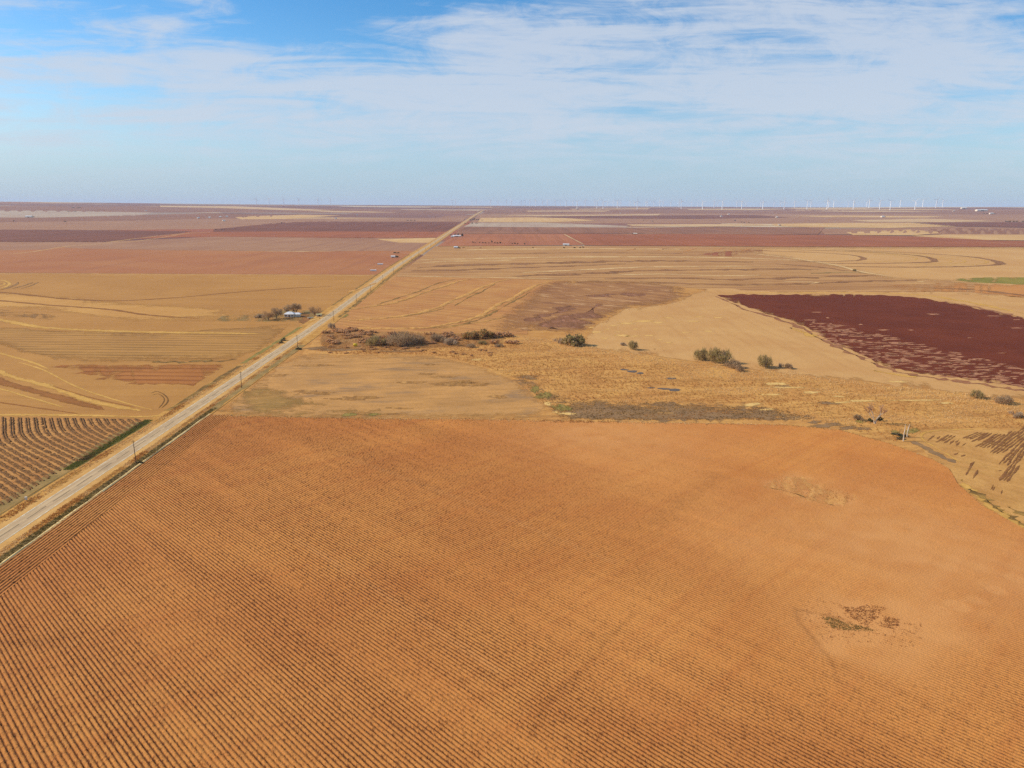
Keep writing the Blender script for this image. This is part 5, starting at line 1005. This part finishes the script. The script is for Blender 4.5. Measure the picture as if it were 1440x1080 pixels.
def module(px, py, lb, ln=9.4):
    root = empty('cotton_stack', at(px, py), math.radians(2)); V, Fc = [], []; box(V, Fc, -ln / 2, ln / 2, -1.2, 1.2, 0, 1.0); obj('bale_body', V, Fc, flat_mat('raw cotton', S(238, 230, 216), S(220, 208, 190), .4), root)
    V, Fc = [], []; n = 10; l2 = ln / 2 + .06
    for x in (-l2, l2):
        for k in range(n + 1): a = math.pi * k / n; V.append(Vector((x, -1.27 * math.cos(a), .95 + 1.45 * math.sin(a) ** .6)))
    for k in range(n): Fc.append((k, k + n + 1, k + n + 2, k + 1))
    Fc += [tuple(range(n, -1, -1)), tuple(range(n + 1, 2 * n + 2))]; obj('tarp', V, Fc, wh_roof, root); return tag(root, lb, 'cotton stack', 'long white stacks left of the road')
module(525, 381.3, 'nearer long white covered stack on the pink field left of the road'); module(534.7, 372.4, 'farther long white covered stack on the pink field left of the road')
house('barn', at(553, 362.3), 8, 6, 2.6, 1.2, 0, wh_wall, wh_roof, 'small white shed with a dark tree at its right, left of the road', 'shed', True)
def ftree(px, py, w, h, label, group=None):
    p = PG(px, py); s = ppm(p); hh = max(2.0, h / s); r = max(1.2, w / s / 2); o = dup(TF, (p.x, p.y, p.z), random.uniform(0, 6), (r / 4.4, r / 4.4, hh / 9)); o.name = 'tree'; return tag(o, label, 'tree', group)
ftree(558, 362.5, 5.5, 3.6, 'dark tree touching the small white shed left of the road')
put('dark', 'shrub', 555.5, 356, 4, 1.6, 'left one of two dark bushes behind the small white shed', 'shrub'); put('dark', 'shrub', 560, 356.2, 4, 1.4, 'right one of two dark bushes behind the small white shed', 'shrub')
# farmstead right of the far road
house('barn', at(642.5, 333.2), 26, 12, 4, 2, .05, wh_wall, wh_roof, 'long white barn with trees behind, right of the far road', 'barn', True)
house('barn', at(636.3, 333.8), 10, 8, 3.5, 1.6, .05, wh_wall, wh_roof, 'small white barn at the left end of the long white barn', 'barn', True)
ftree(650.3, 333.2, 4.2, 5.2, 'tallest dark tree at the right end of the long white barn'); ftree(644.5, 331, 3.5, 3, 'dark tree behind the long white barn'); ftree(640, 330.8, 3, 2.6, 'smaller dark tree behind the left of the long white barn'); ftree(634, 331.3, 4.5, 1.9, 'low dark tree near the road left of the white barns')
house('farmhouse', at(641, 349.2), 9, 7, 3, 1.8, .1, wh_wall, wh_roof, 'little white house on the straw field right of the road')
put('dark', 'shrub', 644.5, 349, 2.4, 2.2, 'dark bush beside the little white house', 'shrub'); put('dark', 'shrub', 646.5, 349.3, 1.8, 1.6, 'second dark bush right of the little white house', 'shrub'); put('red', 'shrub', 651.5, 348.6, 3.2, 1.5, 'reddish bush well right of the little white house', 'shrub'); put('red', 'shrub', 675.5, 349, 3.2, 1.4, 'lone reddish bush on the straw edge below the tree row', 'shrub')
gname = 'row of dark trees along the pink field'
for x, y, w, h, lb in ((665, 341.8, 3, 2.6, 'leftmost small tree of the row below the pink field'), (668, 342, 2, 1.8, 'tiny tree second in the row below the pink field'), (674.5, 342, 2.4, 2.2, 'small tree third in the row, after a gap'), (679, 342.3, 3, 2.2, 'low tree before the first dense clump of the row'), (682.5, 342.4, 3.4, 2, 'low tree in the first dense clump of the row'),
    (687.5, 342.5, 2, 1.8, 'tiny tree just left of the tallest tree of the row'), (691.6, 342.5, 2.6, 5, 'tallest slim tree in the middle of the row'), (696, 342.6, 2.4, 2.8, 'tree just right of the tallest in the row'), (699.5, 342.8, 3, 2.4, 'bushy tree second right of the tallest in the row'), (703.5, 342.9, 3, 3.4, 'peaked tree right of the middle clump'),
    (720.5, 343.4, 2.6, 2, 'left tree of the right hand clump in the row'), (724, 343.5, 3.2, 2.6, 'biggest tree of the right hand clump in the row'), (728, 343.7, 2.6, 2, 'right tree of the right hand clump in the row'), (737.6, 344.6, 2.4, 3.4, 'dark lone tree at the right end of the row')):
    ftree(x, y, w, h, lb, gname)
put('dark', 'shrub', 749.5, 349, 1.6, 1.6, 'single dark bush right below the tree row end', 'shrub')
house('barn', at(796, 345.2), 16, 9, 3, 1.6, -.2, wh_wall, wh_roof, 'low white building on the lower edge of the red field', 'barn', True)
for x, y, lb in ((793, 349, 'dark bush below the low white building'), (808, 349, 'dark bush between two others below the red field track'), (816, 348.8, 'pair bush left below the red field corner'), (819.5, 348.2, 'pair bush right below the red field corner')): put('dark', 'shrub', x, y, 2.6, 1.6, lb, 'shrub')
house('farmhouse', at(893, 330), 14, 9, 4, 2, 0, tan_wall, wh_wall, 'pale house with dark tree on the upper edge of the red field'); ftree(890, 330, 2.4, 2.8, 'dark tree left of the pale house above the red field')
# trees and houses along the far road
for x, y, w, h, lb in ((661.5, 310, 4, 1.8, 'left tree of the upper clump by the road end'), (665, 309.8, 3, 2, 'second tree of the upper clump by the road end'), (667.3, 309.6, 2.4, 3.4, 'tallest tree of the upper clump by the road end'), (670, 309.8, 3, 2, 'fourth tree of the upper clump by the road end'), (673, 309.8, 2.4, 1.8, 'rightmost tree of the upper clump by the road end'), (678, 310.3, 1.6, 1.4, 'tiny tree apart right of the upper clump'),
    (654.5, 315, 3.6, 1.4, 'left tree of the lower clump by the road'), (658.3, 314.8, 2.4, 1.6, 'second tree of the lower clump by the road'), (664, 315.2, 2.6, 2.6, 'round dark tree in the middle of the lower clump'), (669.5, 314.8, 2, 1.8, 'fourth tree of the lower clump by the road'), (671.6, 314.8, 1.8, 1.6, 'rightmost tree of the lower clump by the road')):
    ftree(x, y, w, h, lb, 'trees along the far road')
# far left
house('barn', at(41, 305.8), 40, 18, 7, 4, 0, wh_wall, wh_roof, 'bright white barn between two dark trees at the far left', 'barn', True)
ftree(37, 305.6, 2.4, 1.8, 'dark tree left of the far left white barn'); ftree(44.5, 305.6, 2.6, 1.6, 'dark tree right of the far left white barn'); ftree(47.6, 305.5, 2.4, 1.3, 'farther dark tree right of the far left white barn')
ftree(19.5, 311.6, 1.8, 2.2, 'lone dark tree at the far left edge'); ftree(91.5, 312.2, 4, 1.7, 'dark bushy tree on the far left purple field')
for x, y, w, h, lb in ((103, 292.4, 5, 1.1, 'far dark tree clump left of two near the left skyline'), (111, 292.7, 6, 1.2, 'far dark tree clump right of two near the left skyline'), (96, 297.6, 3.4, .9, 'far dark tree on the silvery field'), (105.5, 297.6, 4.5, .8, 'far low tree right on the silvery field'), (303.5, 323.2, 4, 1.3, 'left dark tree on the pink band left of the road'), (312, 323, 3, 1.7, 'middle dark tree on the pink band left of the road'), (315.5, 322.9, 2.4, 1.4, 'right dark tree on the pink band left of the road'), (357, 321.4, 1.5, 1.4, 'single small tree on the pink band'),
    (396, 315, 1.4, 3.0, 'slim dark upright tree on the far maroon field'), (573, 310.4, 4, 1.2, 'left dark tree on the far grey field'), (578, 310.4, 4, 1.2, 'middle dark tree on the far grey field'), (583, 310.5, 3.4, 1, 'right dark tree on the far grey field')): ftree(x, y, w, h, lb)
for i, (x, y, lb) in enumerate(((294.6, 306.6, 'leftmost tiny white house of the far farm row'), (310, 305.8, 'tiny white house second in the far farm row'), (319, 305.2, 'tiny white house rightmost of the far farm row'), (315, 311.2, 'tiny white house alone below the far farm row'), (279, 307.2, 'faint pale house left before the far farm row'), (205, 296.8, 'faint tiny white house near the left skyline'), (472, 307.8, 'tiny cream house on the grey pink band'), (502, 302.6, 'tiny pale house left of the far road'))): house('farmhouse', at(x, y), 15, 10, 5, 3, .2 * i, wh_wall, wh_roof, lb)
# far right
house('farmhouse', at(1241, 305.6), 26, 16, 7, 4, .2, wh_wall, wh_roof, 'bright white farmhouse on the tan strips far right'); ftree(1244.4, 305.5, 2.2, 1.5, 'dark tree right of the bright white farmhouse')
house('barn', at(1380, 297), 110, 40, 13, 6, 0, wh_wall, wh_roof, 'long pale barn near the right skyline', 'barn', True); house('barn', at(1355, 293.6), 60, 30, 12, 5, 0, wh_wall, wh_roof, 'white barn on the right skyline', 'barn', True); house('barn', at(1341, 297.4), 20, 12, 6, 3, 0, tan_wall, wh_roof, 'tiny pale barn between the two right skyline barns', 'barn', True)
house('barn', at(1394, 301.2), 34, 18, 8, 4, 0, wh_wall, wh_roof, 'pale barn with dark trees below the long skyline barn', 'barn', True)
for x, y, lb in ((1383.5, 300.8, 'left dark tree at the pale barn below the skyline barn'), (1388, 301, 'middle dark tree at the pale barn below the skyline barn'), (1399, 301.4, 'right dark tree at the pale barn below the skyline barn')): ftree(x, y, 3, 1.4, lb)
for x, w, lb in ((1415, 4.5, 'leftmost of the dark tree belt at the right edge'), (1420, 5, 'second of the dark tree belt at the right edge'), (1425.5, 4.5, 'third of the dark tree belt at the right edge'), (1430, 3.5, 'fourth of the dark tree belt at the right edge'), (1438.5, 4, 'last dark tree at the right edge after a gap')): ftree(x, 312.2, w, 1.9, lb, 'dark tree belt at the right edge')
for i, (x, y, lb) in enumerate(((1024.6, 301.8, 'tiny white house right below the middle turbines'), (1092.4, 306, 'tiny white house on the purple field far right of centre'), (1014, 304.7, 'faint tiny house left on the far purple field'), (1095, 317.4, 'tan house with a dark tree on the far brown band'), (872.6, 300, 'faint pale house right of the road end'))): house('farmhouse', at(x, y), 18, 12, 5, 3, .3 * i, wh_wall if i != 3 else tan_wall, wh_roof, lb)
for x, y, w, h, lb in ((1033.6, 311, 3, 1.7, 'left dark tree on the far pink band'), (1043, 312.8, 2.6, 1.4, 'second dark tree on the far pink band'), (1046.5, 313.2, 2.8, 1.2, 'third dark tree on the far pink band'), (1053, 313.6, 2.6, 1.2, 'right dark tree on the far pink band'), (1097.6, 317.5, 2.2, 1.7, 'dark tree right of the tan house'), (905, 310.4, 1.6, 1.3, 'tiny dark tree on the far grey pink field'), (917.5, 311.8, 2.6, 1.6, 'dark tree right on the far grey pink field'), (812, 294.4, 3.4, .9, 'dark tree clump below the turbines')): ftree(x, y, w, h, lb)
gb = 'pale bushes along the tan field edge far right'
for i in range(16):
    x = 1282 + i * 3.7; put('silver', 'shrub', x, 313.6 + i * .34 + random.uniform(-.2, .2), random.uniform(2, 4.5), random.uniform(.9, 1.5), 'pale bush in the ragged line along the far tan field', 'shrub', gb)

# ------------------------------------------------------------------ utility poles, marker post
def pole():
    root = empty('utility_pole', (0, 0, -600)); V, Fc = [], []; tube(V, Fc, (0, 0, -.3), (0, 0, 9.6), .17, .11, 8); wood = flat_mat('pole wood', S(104, 84, 66), S(80, 64, 50), .6); obj('pole', V, Fc, wood, root)
    V, Fc = [], []; box(V, Fc, -.75, .75, -.2, -.11, 8.95, 9.08); obj('crossarm', V, Fc, wood, root)
    for x in (-.65, .65, 0):
        V, Fc = [], []; z = 9.09 if x else 9.6; tube(V, Fc, (x, -.15 if x else 0, z), (x, -.15 if x else 0, z + .2), .05, .035, 6); obj('insulator', V, Fc, gr_roof, root)
    return root
PL = pole(); protos.append(PL)
ys = [148, 265.5, 385.3, 500, 621, 738, 838, 950, 1072, 1200, 1330, 1470, 1618, 1760, 1900]
lbs = ['wooden utility pole outside the lower left corner', 'tallest wooden utility pole, nearest, at the edge of the orange field', 'wooden utility pole at the pasture edge, second nearest', 'wooden utility pole at the upper corner of the pasture', 'wooden utility pole opposite the farmhouse', 'wooden utility pole just beyond the farm', 'wooden utility pole at the start of the terraced field', 'wooden utility pole in the middle of the terraced field road side', 'wooden utility pole level with the white stacks', 'wooden utility pole beyond the white stacks']
for i, y in enumerate(ys):
    if i == 0: continue
    x = road_x(y) + (10.0 if i < 3 else 10.5); o = dup(PL, (x, y, gz(x, y) + .1), math.radians(90 if False else 3) + random.uniform(-.05, .05)); o.name = 'utility_pole'; o.rotation_euler[1] = random.uniform(-.015, .02)
    tag(o, lbs[i] if i < len(lbs) else 'small distant wooden utility pole along the far road', 'utility pole', 'utility poles along the road')
def marker():
    p = PG(37, 704); root = empty('utility_box', (p.x, p.y, p.z + .3)); V, Fc = [], []; box(V, Fc, -.32, .32, -.26, .26, 0, .95); mt = flat_mat('pale box paint', S(230, 218, 196), S(206, 190, 164), .5); obj('cabinet', V, Fc, mt, root)
    V, Fc = [], []; box(V, Fc, -.4, .4, -.34, .34, .952, 1.06); obj('lid', V, Fc, mt, root); tag(root, 'pale utility box in the ditch left of the road', 'utility box')
marker()

# ------------------------------------------------------------------ wind turbines
tw = flat_mat('turbine white', (.86, .86, .86, 1), (.8, .8, .8, 1), 20, .5, .3)
def turbine(phase):
    root = empty('wind_turbine', (0, 0, -900)); V, Fc = [], []; tube(V, Fc, (0, 0, -3), (0, 0, 88), 4.2, 2.8, 10); obj('tower', V, Fc, tw, root)
    V, Fc = [], []; box(V, Fc, -2.2, 2.2, -4, 9, 87.6, 92); obj('nacelle', V, Fc, tw, root)
    V, Fc = [], []; tube(V, Fc, (0, -4.02, 90), (0, -7, 90), 2.4, .9, 10); obj('hub', V, Fc, tw, root)
    for k in range(3):
        a = phase + k * 2.0944; u = Vector((math.sin(a), 0, math.cos(a))); w = Vector((math.cos(a), 0, -math.sin(a))); V = []
        for r, c in ((1.5, 2.4), (9, 4.4), (24, 3.6), (49, 1.4)):
            q = Vector((0, -5.4, 90)) + u * r; V += [q - w * c * .4, q + Vector((0, -.5, 0)), q + w * c * .6, q + Vector((0, .5, 0))]
        Fc = []
        for i in range(3):
            for j in range(4): Fc.append((i * 4 + j, i * 4 + (j + 1) % 4, i * 4 + 4 + (j + 1) % 4, i * 4 + 4 + j))
        Fc += [(3, 2, 1, 0), (12, 13, 14, 15)]; obj('blade', V, Fc, tw, root)
    return root
TB = [turbine(q) for q in (0.0, .35, .7, 1.05, 1.4, 1.75)]; protos += TB
big = [958, 1015.5, 988, 839.5, 848, 868, 896, 811.5, 1043, 1072.6, 1102.7, 1135, 1163, 1200, 1286.8, 1237, 1252]
mid_ = [361, 379, 399.5, 420.6, 447.5, 465, 690, 719, 745, 753, 770, 781, 796, 823, 872, 910, 955, 927.6, 1004, 1036, 1140, 1172, 1165, 1222, 1265.4, 1297, 1316, 1325, 1117, 640.5]
sml = [636, 664, 669.5, 712, 733, 738, 763, 805.5, 836, 854, 886, 892, 908, 932, 972, 981, 1048.6, 1069.5, 1097, 1192.5, 1218.5, 1009, 1088, 943, 919, 862, 788, 700]
gt = 'white wind turbines on the horizon'; RT = random.Random(12)
for lst, D, lb in ((big, 9900, 'large white three bladed wind turbine in the nearest row on the skyline'), (mid_, 11800, 'medium sized white wind turbine on the skyline'), (sml, 14600, 'small pale distant wind turbine on the skyline')):
    for px in lst:
        d = D * RT.uniform(.95, 1.05); q = ray(px, 292); a = math.atan2(q.x, q.y); x, y = d * math.sin(a), d * math.cos(a)
        o = dup(RT.choice(TB), (x, y, gz(x, y) - .5), RT.uniform(-.5, .25) - a * .3, RT.uniform(1.04, 1.18)); o.name = 'wind_turbine'; tag(o, lb, 'wind turbine', gt)

# prototypes were only patterns for the copies
for r in protos:
    for ch in list(r.children): bpy.data.objects.remove(ch)
    bpy.data.objects.remove(r)

# ------------------------------------------------------------------ haze
def haze():
    V, Fc = [], []; box(V, Fc, -40000, 40000, -40000, 40000, -2.0, 275.0); m = bpy.data.materials.new('haze'); m.use_nodes = True; nt = m.node_tree; nt.nodes.clear()
    o = nt.nodes.new('ShaderNodeOutputMaterial'); v = nt.nodes.new('ShaderNodeVolumePrincipled'); v.inputs['Color'].default_value = HAZE_COL; v.inputs['Density'].default_value = HAZE_D; v.inputs['Anisotropy'].default_value = 0.0
    nt.links.new(v.outputs[0], o.inputs['Volume']); h = obj('haze', V, Fc, m); tag(h, 'thin bluish haze over the plain', 'haze', kind='stuff')
HAZE_D = 3.0e-5; HAZE_COL = (0.60, 0.74, 0.95, 1)
haze()
